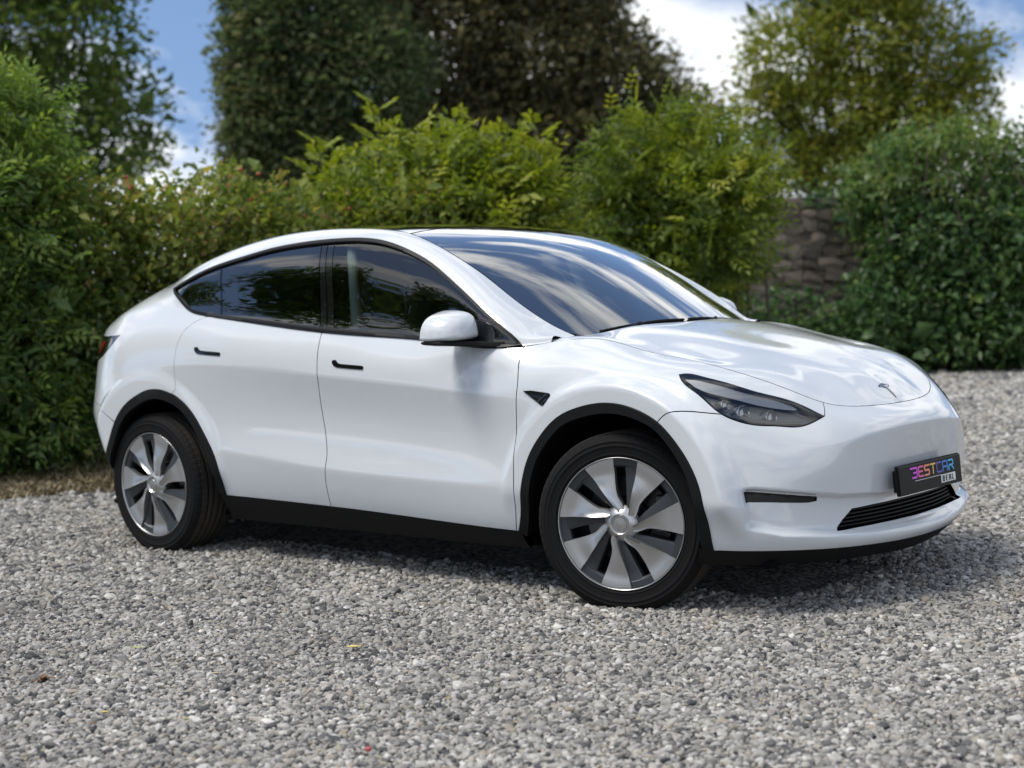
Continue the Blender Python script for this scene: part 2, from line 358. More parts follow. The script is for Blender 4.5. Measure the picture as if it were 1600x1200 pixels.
# ---------------------------------------------------------------- panels cut from the surfaces
def tri_fill(poly, step, holes=(), fine=None):
    """triangulate a polygon (metric plane) with interior points every step"""
    lo = poly.min(0); hi = poly.max(0)
    xs = np.arange(lo[0], hi[0], step); ys = np.arange(lo[1], hi[1], step*.866)
    X, Y = np.meshgrid(xs, ys); X = X+(np.arange(len(ys)) % 2)[:, None]*step*.5
    P = np.stack([X.ravel(), Y.ravel()], 1)
    if fine is not None:
        st2, box = fine; xs = np.arange(lo[0], hi[0], st2); ys = np.arange(lo[1], hi[1], st2*.866); X, Y = np.meshgrid(xs, ys); X = X+(np.arange(len(ys)) % 2)[:, None]*st2*.5
        Q = np.stack([X.ravel(), Y.ravel()], 1); P = np.concatenate([P[~box(P)], Q[box(Q)]])
    P = P[inpoly(P, poly)]; P = P[segdist(P, poly) > step*.35]
    for h in holes: P = P[~inpoly(P, h)]; P = P[segdist(P, h) > step*.3]
    n = len(poly); V = [Vector(p) for p in poly]; E = [(i, (i+1) % n) for i in range(n)]; rings = [(0, n)]
    for h in holes:
        k = len(V); V += [Vector(p) for p in h]; E += [(k+i, k+(i+1) % len(h)) for i in range(len(h))]; rings.append((k, len(h)))
    nb = len(V); V += [Vector(p) for p in P]
    vo, eo, fo, ov, oe, of = geometry.delaunay_2d_cdt(V, E, [], 0, 1e-6)
    VV = np.array([tuple(v) for v in vo]); F = np.array(fo)
    c = VV[F].mean(1); keep = inpoly(c, poly)
    for h in holes: keep &= ~inpoly(c, h)
    F = F[keep]
    a = VV[F]; sg = (a[:, 1, 0]-a[:, 0, 0])*(a[:, 2, 1]-a[:, 0, 1])-(a[:, 1, 1]-a[:, 0, 1])*(a[:, 2, 0]-a[:, 0, 0])
    F[sg < 0] = F[sg < 0][:, ::-1]
    m = {}
    for i, l in enumerate(ov):
        for j in l: m[j] = i
    loops = [[m[k+i] for i in range(c_)] for k, c_ in rings]
    return VV, F, loops
def panel_data(net, uv, step=.02, gap=.002, flange=.014, lift=0., holes=(), fine=None):
    sc = np.array([net.hu, net.hv]); poly = resample(np.asarray(uv)*sc, min(step, .012))
    keep = np.linalg.norm(np.roll(poly, -1, 0)-poly, axis=1) > 1e-5; poly = poly[keep]
    if gap: poly = offset_poly(poly, gap)
    hs = [resample(np.asarray(h)*sc, min(step, .012)) for h in holes]
    V2, F, loops = tri_fill(poly, step, hs, fine)
    P = net.ev(V2/sc); N = net.ev(V2/sc, net.N); N /= np.linalg.norm(N, axis=1, keepdims=True); P = P+N*lift
    fn = np.cross(P[F[:, 1]]-P[F[:, 0]], P[F[:, 2]]-P[F[:, 0]])
    if ((fn*N[F[:, 0]]).sum(1)).mean() < 0: F = F[:, ::-1]
    V = [P]; NN = [N]; FF = [tuple(f) for f in F]; k = len(P)
    if flange:
        for lp in loops:
            lp = np.array(lp); n = len(lp); q = P[lp]; nn = N[lp]; t = np.roll(q, -1, 0)-np.roll(q, 1, 0); t /= np.maximum(np.linalg.norm(t, axis=1, keepdims=True), 1e-9)
            side = np.cross(t, nn)
            V += [q, q-nn*flange]; NN += [side, side]
            for i in range(n): FF.append((k+i, k+(i+1) % n, k+n+(i+1) % n, k+n+i))
            k += 2*n
    return np.concatenate(V), FF, np.concatenate(NN)
def mirror_data(d):
    V, F, N = d; return V*MIR, [f[::-1] for f in F], N*MIR
def put(d, name, m, parent): return mesh_obj(name, d[0], d[1], m, parent, normals=d[2])
def both(d, name, m, pr, pl):
    return put(d, name, m, pr), put(mirror_data(d), name, m, pl)
def strip_data(net, uv, w, lift=.004, flange=.008, closed=False, side=1):
    """ribbon of width w along a curve on a surface; w may be a list"""
    sc = np.array([net.hu, net.hv]); p = resample(np.asarray(uv)*sc, .012, closed); n = len(p)
    t = (np.roll(p, -1, 0)-np.roll(p, 1, 0)) if closed else np.gradient(p, axis=0)
    t /= np.maximum(np.linalg.norm(t, axis=1, keepdims=True), 1e-9); nr = np.stack([-t[:, 1], t[:, 0]], 1)*side
    ww = np.interp(np.linspace(0, 1, n), np.linspace(0, 1, len(w)), w)[:, None] if hasattr(w, '__len__') else w
    a = p; b = p+nr*ww; rows = []
    for q, l, nd_ in ((a, -flange, 0), (a, lift, 1), (a+nr*.001, lift+.0008, 1), (b-nr*.001, lift+.0008, 1), (b, lift, 1), (b, -flange, 0)):
        P = net.ev(q/sc); N = net.ev(q/sc, net.N); rows.append(P+N*l)
    V = np.concatenate(rows); F = []
    for r_ in range(len(rows)-1):
        for i in range(n if closed else n-1): F.append((r_*n+i, r_*n+(i+1) % n, (r_+1)*n+(i+1) % n, (r_+1)*n+i))
    N0 = net.ev(p/sc, net.N); fn = np.cross(V[F[2*(n-1)+1][1]]-V[F[2*(n-1)+1][0]], V[F[2*(n-1)+1][2]]-V[F[2*(n-1)+1][0]])
    if fn @ N0[1] < 0: F = [f[::-1] for f in F]
    return V, F
def put_flat(d, name, m, parent, mirror=False, angle=35):
    V, F = d
    if mirror: V = V*MIR; F = [f[::-1] for f in F]
    o = mesh_obj(name, V, F, m, parent); o.data.set_sharp_from_angle(angle=R_(angle)); return o
# nets for roof and bonnet
_X, _Y = np.meshgrid(np.linspace(-2.22, 1.22, 345), np.linspace(-.76, .76, 153), indexing='ij')
TN = Net(np.stack([_X, _Y, T(_X, _Y)], -1)); TN.N = np.where(TN.N[..., 2:3] < 0, -TN.N, TN.N)
def tn(x, y): return np.stack([(np.asarray(x, float)+2.22)/3.44*344, (np.asarray(y, float)+.76)/1.52*152], -1)
V8 = SA.shape[1]-1
iN = np.where((SA[:, V8, 1] < 1e-6) & (SA[:, V8, 0] > -2.29))[0]      # near-side columns
jv = lambda k: (np.argmin(abs(vqA-vA[k])))
V1 = float(jv(1))
nearmask = np.zeros(SA.shape[:2], bool); nearmask[iN[0]:iN[-1]+1] = True
sidemask = nearmask & (np.abs(SA[..., 1]) > .60)
def fa(pts): return A.find(pts, (0, 2), sidemask)              # from side-view (x,z)
def f3(pts): return A.find(pts, (0, 1, 2), nearmask)           # from points
def fb(pts): return B.find(pts, (0, 2))
def tps(P, Z, lam=1e-5):
    n = len(P); r2 = ((P[:, None]-P[None])**2).sum(2); K = np.where(r2 > 0, r2*np.log(r2+1e-12), 0)*.5+np.eye(n)*lam
    Q = np.concatenate([np.ones((n, 1)), P], 1); A_ = np.block([[K, Q], [Q.T, np.zeros((3, 3))]]); w = np.linalg.solve(A_, np.concatenate([Z, np.zeros(3)]))
    def f(q):
        r2 = ((q[:, None]-P[None])**2).sum(2); return (np.where(r2 > 0, r2*np.log(r2+1e-12), 0)*.5)@w[:n]+w[n]+q@w[n+1:]
    return f
_s8 = SA[iN[0]:iN[-1]+1, V8]; _s8 = _s8[_s8[:, 0] > 1.0]; _s8 = _s8[::max(1, len(_s8)//26)]
_s7 = SA[iN[0]:iN[-1]+1, V8-8]; _s7 = _s7[_s7[:, 0] > 1.0]; _s7 = _s7[::max(1, len(_s7)//18)]
_hc = [(1.02,0,1.112),(1.17,0,1.096),(1.32,0,1.074),(1.48,0,1.042),(1.66,0,.999),(1.82,0,.957),(1.95,0,.912),(2.04,0,.876),(2.10,0,.846),(2.15,0,.808),(2.178,0,.780),(2.196,0,.759),
       (1.06,-.64,1.066),(1.10,-.4,1.094),(1.3,-.45,1.065),(1.5,-.43,1.027),(1.7,-.40,.983),(1.88,-.36,.928),(2.02,-.28,.872),(2.12,-.22,.815),(1.3,-.62,1.045),(1.5,-.60,1.004),(1.7,-.57,.959)]
_hp = np.concatenate([_s8, _s8*MIR, _s7, _s7*MIR, np.array(_hc), np.array(_hc)[12:]*MIR])
_hf = tps(_hp[:, :2], _hp[:, 2], 2e-5)
_X, _Y = np.meshgrid(np.linspace(.98, 2.20, 184), np.linspace(-.86, .86, 259), indexing='ij')
HN = Net(np.stack([_X, _Y, _hf(np.stack([_X.ravel(), _Y.ravel()], 1)).reshape(_X.shape)], -1)); HN.N = np.where(HN.N[..., 2:3] < 0, -HN.N, HN.N)
def hn(x, y): return np.stack([(np.asarray(x, float)-.98)/1.22*183, (np.asarray(y, float)+.86)/1.72*258], -1)
# ---------------------------------------------------------------- car materials
paint = mat('white_paint', (.595, .625, .65), .25, coat=1.0, spec=.5); bsdf(paint).inputs['Coat IOR'].default_value = 1.62
paint_shade = mat('paint_gap_shade', (.35, .36, .37), .5)  # body paint darkened to stand for the shade inside the shut lines
def thin_glass(name, tint, refl=1.0, ior=1.5, gain=1.25):
    m = bpy.data.materials.new(name); m.use_nodes = True; nt = m.node_tree; nt.nodes.clear()
    o = nt.nodes.new('ShaderNodeOutputMaterial'); mixn = nt.nodes.new('ShaderNodeMixShader'); tr = nt.nodes.new('ShaderNodeBsdfTransparent'); gl = nt.nodes.new('ShaderNodeBsdfGlossy'); fr = nt.nodes.new('ShaderNodeFresnel')
    tr.inputs[0].default_value = (*tint, 1); gl.inputs['Roughness'].default_value = 0.0; gl.inputs['Color'].default_value = (refl, refl, refl, 1); fr.inputs[0].default_value = ior
    ad = nt.nodes.new('ShaderNodeMath'); ad.operation = 'MULTIPLY_ADD'; ad.inputs[1].default_value = gain; ad.inputs[2].default_value = .02; ad.use_clamp = True
    nt.links.new(fr.outputs[0], ad.inputs[0]); nt.links.new(ad.outputs[0], mixn.inputs[0]); nt.links.new(tr.outputs[0], mixn.inputs[1]); nt.links.new(gl.outputs[0], mixn.inputs[2]); nt.links.new(mixn.outputs[0], o.inputs[0]); return m
g_front = thin_glass('clear_glass', (.42, .47, .45)); g_rear = thin_glass('privacy_glass', (.06, .065, .065), ior=1.55, gain=1.6); g_ws = thin_glass('windscreen_glass', (.66, .71, .70), ior=1.62, gain=2.8)
g_roof = thin_glass('roof_glass', (.03, .03, .033), ior=1.62, gain=2.4); g_lens = thin_glass('lamp_lens', (.90, .91, .92), gain=1.0)
g_red = mat('red_lamp', (.30, .008, .01), .12, coat=1)
blk = mat('black_plastic', (.006, .0063, .0066), .6, spec=.18); noise_bump(blk, 900, .25, .0006)
gblk = mat('gloss_black', (.006, .0065, .007), .07, coat=.6); rubber = mat('window_rubber', (.005, .005, .0055), .4, spec=.22)
chrome = mat('chrome', (.75, .76, .78), .10, 1.0); dkmetal = mat('brake_metal', (.12, .12, .125), .35, 1.0)
inner_dark = mat('wheel_well_liner', (.006, .006, .0065), .95, spec=.05); noise_bump(inner_dark, 300, .4, .001)
# ---------------------------------------------------------------- the car
car = tag(empty('parked_car'), 'white five-door electric car parked on grey gravel with turned front wheels', 'car')
cat_pts = lambda *a: np.concatenate([np.asarray(x, float) for x in a])
# curves (side view x,z), all near side
C_FD = fa(crom([(.962,1.031),(.972,.967),(.986,.90),(.986,.835),(.976,.70),(.966,.56),(.962,.46),(.948,.36),(.925,.276)], 4))
C_BP = fa(crom([(-.208,1.099),(-.196,1.0),(-.187,.908),(-.196,.80),(-.190,.70),(-.172,.60),(-.163,.53),(-.176,.44),(-.180,.37),(-.182,.308)], 4))
C_RD = fa(crom([(-1.058,1.180),(-1.13,1.15),(-1.185,1.10),(-1.205,1.04),(-1.212,.97),(-1.214,.88),(-1.200,.812)], 4))
FARC = crom([(.940,.2765),(.968,.33),(.990,.40),(1.012,.495),(1.052,.597),(1.120,.686),(1.206,.758),(1.306,.797),(1.412,.817),(1.513,.815),(1.612,.790),(1.690,.752),(1.760,.690),(1.826,.606),(1.876,.494),(1.888,.382),(1.886,.268)], 4)
RARC = crom([(-.913,.3175),(-.905,.40),(-.930,.512),(-.994,.615),(-1.071,.710),(-1.180,.788),(-1.291,.824),(-1.401,.828),(-1.509,.797),(-1.618,.742),(-1.707,.652),(-1.768,.543),(-1.815,.45),(-1.838,.376),(-1.845,.33)], 4)
U_F = fa(FARC); U_R = fa(RARC)
def at_row(xs, v): return np.array([[A.find([(x, 0)], (0,), sidemask & (np.arange(SA.shape[1]) == int(v))[None, :])[0][0], v] for x in xs])
def near_u(x, v):
    xs = SA[iN[0]:iN[-1]+1, int(v), 0]; return float(np.interp(x, xs, np.arange(iN[0], iN[-1]+1)))
LAMP = np.array([(1.700,-.818,.924),(1.733,-.846,.900),(1.810,-.858,.856),(1.905,-.843,.780),(1.947,-.811,.752),(1.998,-.757,.731),(2.048,-.691,.723),(2.098,-.624,.715),(2.122,-.574,.723),(2.139,-.501,.743),(2.087,-.541,.778),(2.032,-.589,.811),(1.954,-.673,.848),(1.859,-.741,.891),(1.773,-.778,.916),(1.717,-.800,.926)])
U_L = f3(LAMP); L_low = crom(U_L[:10], 4); L_up = crom(np.concatenate([U_L[9:], U_L[:1]]), 4)
U_corner = f3([(2.112, -.452, .785)])[0]
uc0 = near_u(2.1549, V8); uc_corner = U_corner[0]
iC = int(np.argmin(np.abs(SA[len(SA)//2:, 50, 1]))+len(SA)//2)        # front centre column
iR = int(np.argmin(np.abs(SA[:len(SA)//2, 50, 1])))                   # rear centre column
def row(u0, u1, v, k=24): return np.stack([np.linspace(u0, u1, k), np.full(k, float(v))], 1)
mir_u = lambda p, c: np.stack([2*c-p[:, 0], p[:, 1]], 1)
# doors
uFD, uBP, uRD = C_FD, C_BP, C_RD
fdoor = panel_data(A, cat_pts(uFD, row(near_u(.925, V1), near_u(-.182, V1), V1)[1:-1], uBP[::-1], row(uBP[0, 0], uFD[0, 0], V8)[1:-1]))
kR = int(np.argmin(np.abs(RARC[:, 1]-.812)+10*(RARC[:, 0] < -1.3)))
rdoor = panel_data(A, cat_pts(uBP, row(near_u(-.182, V1), U_R[0, 0], V1)[1:-1], U_R[:kR+1], uRD[::-1][1:], row(uRD[0, 0], uBP[0, 0], V8)[1:-1]))
fd_r, fd_l = both(fdoor, 'front_door', paint, car, car); rd_r, rd_l = both(rdoor, 'rear_door', paint, car, car)
# front fender
kS = int(np.argmin(np.hypot(FARC[:, 0]-1.682, FARC[:, 1]-.757)))
SEAM = crom(np.concatenate([U_F[kS:kS+1], f3([(1.750,-.950,.788),(1.815,-.900,.792)]), U_L[3:4]]), 4)
kLs = int(np.argmin(np.linalg.norm(L_low-U_L[3], axis=1)))
fend = panel_data(A, cat_pts(uFD[::-1], row(uFD[0, 0], uc_corner, V8)[1:], L_up[:1]+0, L_up[1:], L_low[1:kLs+1], SEAM[::-1][1:], U_F[:kS][::-1]), fine=(.012, lambda P: (P[:, 1]/A.hv > jv(5))))
fe_r, fe_l = both(fend, 'front_fender', paint, car, car)
# front bumper (right arch round to left arch) with real openings
_fy = np.array([.842,.80,.74,.68,.62,.585]); _ft = np.interp(_fy, [0,.25,.5,.7,.82], [.428,.432,.450,.482,.502])-.0135; _fb = np.array([.448,.446,.441,.435,.430,.433])
FOG2 = [(-y, z) for y, z in zip(_fy, _ft)]+[(-y, z) for y, z in zip(_fy[::-1], _fb[::-1])]
U_FOG = A.find(FOG2, (1, 2), nearmask & (SA[..., 0] > 1.85))
INT = [(0,.386),(-.16,.388),(-.30,.388),(-.415,.386),(-.470,.350),(-.522,.313),(-.42,.3125),(-.26,.313),(-.12,.313),(0,.313)]
U_INT = A.find(INT, (1, 2), nearmask & (SA[..., 0] > 1.9))
U_INTf = cat_pts(U_INT[1:-1][::-1], mir_u(U_INT[1:-1], iC))
half = cat_pts(U_F[kS:][::-1], SEAM[1:-1], L_low[kLs:], row(uc_corner, iC, V8, 20))
lower = row(near_u(1.886, V1), iC, V1, 40)
loop = cat_pts(half, mir_u(half[:-1], iC)[::-1], mir_u(lower[:-1], iC)[1:], lower[::-1][:-1])
bump = panel_data(A, loop, step=.016, holes=[U_FOG, mir_u(U_FOG, iC), U_INTf], flange=.016, fine=(.0085, lambda P: (P[:, 1]/A.hv < jv(3)+14) & (P[:, 0]/A.hu > iC-130) & (P[:, 0]/A.hu < iC+130)))
bumper = put(bump, 'front_bumper', paint, car)
def patch(net, uv, name, m, parent, lift=0., step=.015, flange=.006, gap=0., mirror=True, **k):
    d = panel_data(net, uv, step=step, gap=gap, flange=flange, lift=lift, **k)
    o = put(d, name, m, parent)
    if mirror is not False: put(mirror_data(d), name, m, parent if mirror is True else mirror)
    return o
patch(A, U_FOG, 'fog_slot', mat('slot_black', (.006, .0065, .007), .25, spec=.3), bumper, lift=-.006)
patch(A, U_INTf, 'intake_backing', inner_dark, bumper, lift=-.055, mirror=False)
for q in range(5):                                                      # intake louvres
    t = (q+.5)/5; zz = .315+.070*t; hw = np.interp(zz, [.312,.386], [.50,.405])-.01; ys = np.linspace(-hw, hw, 41); a = []
    uvq = A.find([(-abs(y), zz) for y in ys], (1, 2), nearmask & (SA[..., 0] > 1.9)); P = A.ev(uvq); P[:, 1] = ys
    V = []; F = []
    for i, c in enumerate(P):
        for dx, dz in ((-.018,.0028),(-.018,-.0028),(-.046,-.0078),(-.046,-.0022)): V.append((c[0]+dx, c[1], zz+dz))
        if i: k = 4*i; F += [(k-4+j, k-4+(j+1) % 4, k+(j+1) % 4, k+j) for j in range(4)]
    mesh_obj('intake_louvre', V, F, mat('louvre_black', (.009, .0095, .010), .5, spec=.25), bumper, smooth=False)
# black lower lip, sills, rear valance: rows 0..1
lip = cat_pts(row(near_u(1.886, V1)-8, iC, V1, 40), mir_u(row(near_u(1.886, V1)-8, iC, V1, 40)[:-1], iC)[::-1], mir_u(row(near_u(1.84, 0)-8, iC, 1, 40)[:-1], iC), row(near_u(1.84, 0)-8, iC, 1, 40)[::-1])
patch(A, lip, 'front_lip', blk, car, lift=-.003, mirror=False, step=.02)
sill = cat_pts(row(near_u(.952, V1), U_R[0, 0]-4, V1, 30), row(near_u(-.93, 0), near_u(.955, 0), 0, 30))
d = panel_data(A, sill, lift=.003, gap=.0, flange=.03); both(d, 'sill_trim', blk, car, car)
# arch trims and liners
def arch(uv, xc, name):
    c = fa([(xc, .345)])[0]; sc = np.array([A.hu, A.hv])
    d = strip_data(A, uv, [.044]+[.044]*6+[.044], lift=.007, flange=.02, side=1)
    mid = (uv[len(uv)//2]*sc); p = resample(uv*sc, .012, False); t = np.gradient(p, axis=0); nr = np.stack([-t[:, 1], t[:, 0]], 1)[len(p)//2]
    if nr @ (c*sc-mid) < 0: d = strip_data(A, uv, [.044]+[.044]*6+[.044], lift=.007, flange=.02, side=-1)
    for mi in (False, True): put_flat(d, name, blk, car, mi)
    n = len(d[0])//6; inner = d[0][5*n:6*n]          # inner edge
    for mi in (False, True):
        q = inner*(MIR if mi else 1); s = 1 if not mi else -1; V = []; F = []
        ys = [-.005*s, .03*s, .12*s, .30*s, .42*s]; pin = [0, .004, .0, 0, 0]
        for r_, yy in enumerate(ys):
            w = q.copy(); w[:, 1] = (q[:, 1]*(1-min(1, r_/2))+(-.95*s)*min(1, r_/2))+yy
            rad = w[:, [0, 2]]-np.array([xc, .345]); 
            if r_ >= 2: rad = rad/np.linalg.norm(rad, axis=1, keepdims=True)*.425
            w[:, 0] = xc+rad[:, 0]; w[:, 2] = .345+rad[:, 1]; V.append(w)
        for r_ in range(len(ys)-1):
            for i in range(n-1): F.append((r_*n+i, r_*n+i+1, (r_+1)*n+i+1, (r_+1)*n+i))
        k = len(ys)*n; V.append(np.array([[xc, V[-1][0, 1], .345]])); F += [((len(ys)-1)*n+i, (len(ys)-1)*n+i+1, k) for i in range(n-1)]
        mesh_obj('wheel_well', np.concatenate(V), F, inner_dark, car)
arch(U_F, WB, 'arch_trim'); arch(U_R, -WB, 'arch_trim')
# ---- rear quarter, rail, bumper
TL = f3([(-1.722,-.883,1.098),(-1.86,-.857,1.094),(-2.03,-.765,1.088),(-2.15,-.62,1.085),(-2.16,-.60,1.00),(-2.10,-.75,.955),(-2.03,-.812,.960),(-1.92,-.868,.985),(-1.817,-.887,1.03)])
RB = f3([(-1.707,-.962,.655),(-1.80,-.945,.705),(-1.90,-.915,.735),(-1.978,-.878,.745),(-2.12,-.78,.755),(-2.30,-.60,.76),(-2.40,-.35,.765)])
kRB = int(np.argmin(np.hypot(RARC[:, 0]+1.707, RARC[:, 1]-.652)))
u_t = TL[3][0]
qA = cat_pts(row(uRD[0, 0], u_t-18, V8, 30)[0:], [[u_t-18, TL[3][1]]], [[u_t-18, RB[5][1]]], RB[:5][::-1], U_R[kR:kRB+1][::-1], uRD[::-1][1:])
qa = panel_data(A, qA, gap=0, flange=.01, holes=[TL], step=.018)
x_q = -2.09
DLO_L = [(.955,1.0335),(.70,1.046),(.393,1.061),(.0,1.087),(-.216,1.101),(-.50,1.128),(-.758,1.152),(-1.066,1.184),(-1.20,1.208),(-1.308,1.263),(-1.38,1.300),(-1.408,1.321)]
U_DL = fb(DLO_L); U_DU = fb(DLO_TOP)
nB = SB.shape[1]-1; iB0 = float(np.argmin(abs(XQB+2.09)))
browx = lambda x: (np.asarray(x)-XQB[0])/(XQB[-1]-XQB[0])*(len(XQB)-1)
kq = 7
u_d = float(browx(-1.058))
DL2 = crom(U_DL[7:], 5)
qB = cat_pts([[iB0, 0]], np.stack([np.linspace(iB0, u_d, 20), np.zeros(20)], 1)[1:], DL2, crom(U_DU, 4)[1:], [[browx(1.0), 0.0]], [[browx(1.055), 0.0]], np.stack([np.linspace(browx(1.055), iB0, 120), np.full(120, nB*1.)], 1))
# boundary normals shared where the two sheets of the side panel meet
def blend_normals(n0, n1):
    for i in range(B.S.shape[0]):
        x = XQB[i]
        if x < -1.02:
            u = near_u(x, V8); q = np.array([[u, float(V8-k)] for k in range(14)]); na = A.ev(q, A.N)
            na /= np.linalg.norm(na, axis=1, keepdims=True); m = na[0]+B.N[i, 1]; m /= np.linalg.norm(m)
            for k in range(14):
                w = (1-k/14)**2; b = B.N[i, k]*(1-w)+m*w; B.N[i, k] = b/np.linalg.norm(b)
            ia = int(round(u))
            for k in range(14):
                w = (1-k/14)**2; b = A.N[ia, V8-k]*(1-w)+m*w; A.N[ia, V8-k] = b/np.linalg.norm(b)
blend_normals(0, 0)
qa = panel_data(A, qA, gap=0, flange=.01, holes=[TL], step=.018)
qb = panel_data(B, qB, gap=0, flange=.01, step=.018)
qq = (np.concatenate([qa[0], qb[0]]), qa[1]+[tuple(i+len(qa[0]) for i in f) for f in qb[1]], np.concatenate([qa[2], qb[2]]))
qr, ql = both(qq, 'body_side_panel', paint, car, car)
halfr = cat_pts(U_R[kRB:], row(near_u(-1.845, V1), iR, V1, 30)[1:], row(iR, iR, V1, 2)[:1])
rbh = cat_pts(U_R[kRB:][::-1], RB[1:6], [[iR, RB[6][1]]])
rbl = row(near_u(-1.845, V1), iR, V1, 30)
rloop = cat_pts(rbh[:-1], mir_u(rbh, iR)[::-1], mir_u(rbl[:-1], iR)[1:], rbl[::-1][:-1])
put(panel_data(A, rloop, step=.03), 'rear_bumper', paint, car)
rl = row(near_u(-1.845, V1)+6, iR, V1, 30); rl0 = row(near_u(-1.83, 0)+6, iR, 0, 30)
put(panel_data(A, cat_pts(rl, mir_u(rl[:-1], iR)[::-1], mir_u(rl0[:-1], iR), rl0[::-1]), lift=-.003, step=.03), 'rear_valance', blk, car)
# tailgate: rear face between the quarters, rear glass, tail lip
tg = cat_pts(row(u_t-18, iR, V8, 12), mir_u(row(u_t-18, iR, V8, 12)[:-1], iR)[::-1], mir_u(np.array([[u_t-18, RB[5][1]]]), iR), [[iR, RB[6][1]]], [[u_t-18, RB[5][1]]])
put(panel_data(A, tg, step=.03), 'tailgate', paint, car)
for mi in (False, True):
    d = panel_data(A, TL, step=.012, gap=.002, lift=.001, flange=.02)
    if mi: d = mirror_data(d)
    tlamp = put(d, 'tail_light', gblk, car)
    U_red = f3([(-1.90,-.852,1.065),(-2.03,-.775,1.062),(-2.11,-.67,1.06),(-2.12,-.665,1.00),(-2.05,-.785,.985),(-1.97,-.835,.995)])
    d = panel_data(A, U_red, step=.012, lift=.004, flange=.004); put(mirror_data(d) if mi else d, 'red_lens', g_red, tlamp)
xs = np.linspace(-1.30, -2.12, 30); ye = yedge(xs)
hatch = cat_pts(tn(xs, -ye+.004), tn([-2.19], [-.3]), tn([-2.205], [0]), tn([-2.19], [.3]), tn(xs[::-1], ye[::-1]-.004))
rg = np.array([(-1.36,-.47),(-1.6,-.46),(-1.85,-.435),(-1.98,-.40),(-2.03,-.2),(-2.035,0),(-2.03,.2),(-1.98,.40),(-1.85,.435),(-1.6,.46),(-1.36,.47),(-1.345,.2),(-1.34,0),(-1.345,-.2)])
hat = put(panel_data(TN, hatch, step=.035, holes=[tn(rg[:, 0], rg[:, 1])]), 'hatch_frame', paint, car)
put(panel_data(TN, tn(rg[:, 0], rg[:, 1]), step=.04, gap=.001, lift=-.003), 'rear_window', g_rear, hat)
# ---- windscreen, roof glass, cowl
xs = np.linspace(.105, 1.035, 30); ye = yedge(xs)-.003
base = crom([(1.035,-float(yedge(1.035)[0])+.003),(1.075,-.605),(1.105,-.50),(1.135,-.30),(1.15,0),(1.135,.30),(1.105,.50),(1.075,.605),(1.035,float(yedge(1.035)[0])-.003)], 5)
top = crom([(.105,ye[0]),(.085,.4),(.07,.2),(.065,0),(.07,-.2),(.085,-.4),(.105,-ye[0])], 4)
wso = np.concatenate([np.stack([xs, -ye], 1), base[1:-1], np.stack([xs, ye], 1)[::-1], top[1:-1]])
ws = put(panel_data(TN, tn(wso[:, 0], wso[:, 1]), step=.018, gap=.002, flange=.005), 'windscreen', g_ws, car)
frit = offset_poly(wso, .045); 
dv = panel_data(TN, tn(wso[:, 0], wso[:, 1]), step=.03, gap=.004, flange=0, lift=-.006, holes=[tn(frit[:, 0], frit[:, 1])]); put(dv, 'glass_border', mat('glass_frit', (.02, .02, .022), .5), ws)
xs = np.linspace(.095, -1.285, 40); ye = yedge(xs)-.003
rr = np.concatenate([np.stack([xs, -ye], 1), [(-1.30,-.3),(-1.305,0),(-1.30,.3)], np.stack([xs, ye], 1)[::-1], (top-[.010, 0])[1:-1]])
roof = put(panel_data(TN, tn(rr[:, 0], rr[:, 1]), step=.04, gap=.002, flange=.012), 'glass_roof', g_roof, car)
rr2 = np.concatenate([np.stack([xs, -ye+.05], 1), np.stack([xs, ye-.05], 1)[::-1]])
put(panel_data(TN, tn(rr2[:, 0], rr2[:, 1]), step=.08, lift=-.05, flange=0), 'roof_lining', mat('headliner', (.03, .03, .03), .9), roof)
# bonnet
sx = SA[int(uFD[0, 0]):int(uc_corner)+1, V8]; sx = sx[sx[:, 0] > 1.085][::4]; fr = SA[int(uc_corner):iC+1, V8][::3]
rear = crom([(1.083,-.785),(1.09,-.70),(1.115,-.60),(1.148,-.42),(1.172,-.2),(1.18,0)], 4)
hpoly = np.concatenate([rear[:-1][::-1], sx[:, :2], fr[1:, :2]]); hpoly = hpoly[np.concatenate([[True], np.linalg.norm(np.diff(hpoly, axis=0), axis=1) > .002])]
hp = np.concatenate([hpoly, (hpoly*[1, -1])[::-1][1:], [rear[-1]]])
hp = hp[np.linalg.norm(np.roll(hp, -1, 0)-hp, axis=1) > .002]
hood = put(panel_data(HN, hn(hp[:, 0], hp[:, 1]), step=.022, gap=.0013), 'bonnet', paint, car)
foot = np.array([(.992,-.80),(1.0,-.70),(1.04,-.655),(1.078,-.610),(1.125,-.605),(1.112,-.70),(1.10,-.785),(1.04,-.815)])
for mi in (False, True):
    d = panel_data(HN, hn(foot[:, 0], foot[:, 1]), step=.02, gap=0, lift=-.005, flange=.03); put(mirror_data(d) if mi else d, 'pillar_foot', paint, (fe_r, fe_l)[mi])
cow = np.concatenate([rear, (rear*[1, -1])[::-1][1:], (base*[1, 1])[::-1]])
V = []; F = []; nn_ = 41
for i, t in enumerate(np.linspace(-1, 1, nn_)):
    y = t*.66; k = abs(y); xr = np.interp(k, [0,.2,.42,.6,.7], [1.18,1.172,1.148,1.115,1.09])+.012; xb = np.interp(k, [0,.3,.5,.605,.65], [1.15,1.135,1.105,1.075,1.035])-.012
    zr = float(_hf(np.array([[xr, y]]))[0])-.022; zb = float(T(xb, y))-.010
    V += [(xr, y, zr-.03), (xr, y, zr), (xb, y, zb)]
    if i: F += [(3*i-3, 3*i, 3*i+1, 3*i-2), (3*i-2, 3*i+1, 3*i+2, 3*i-1)]
cowl = mesh_obj('cowl', V, F, blk, car)
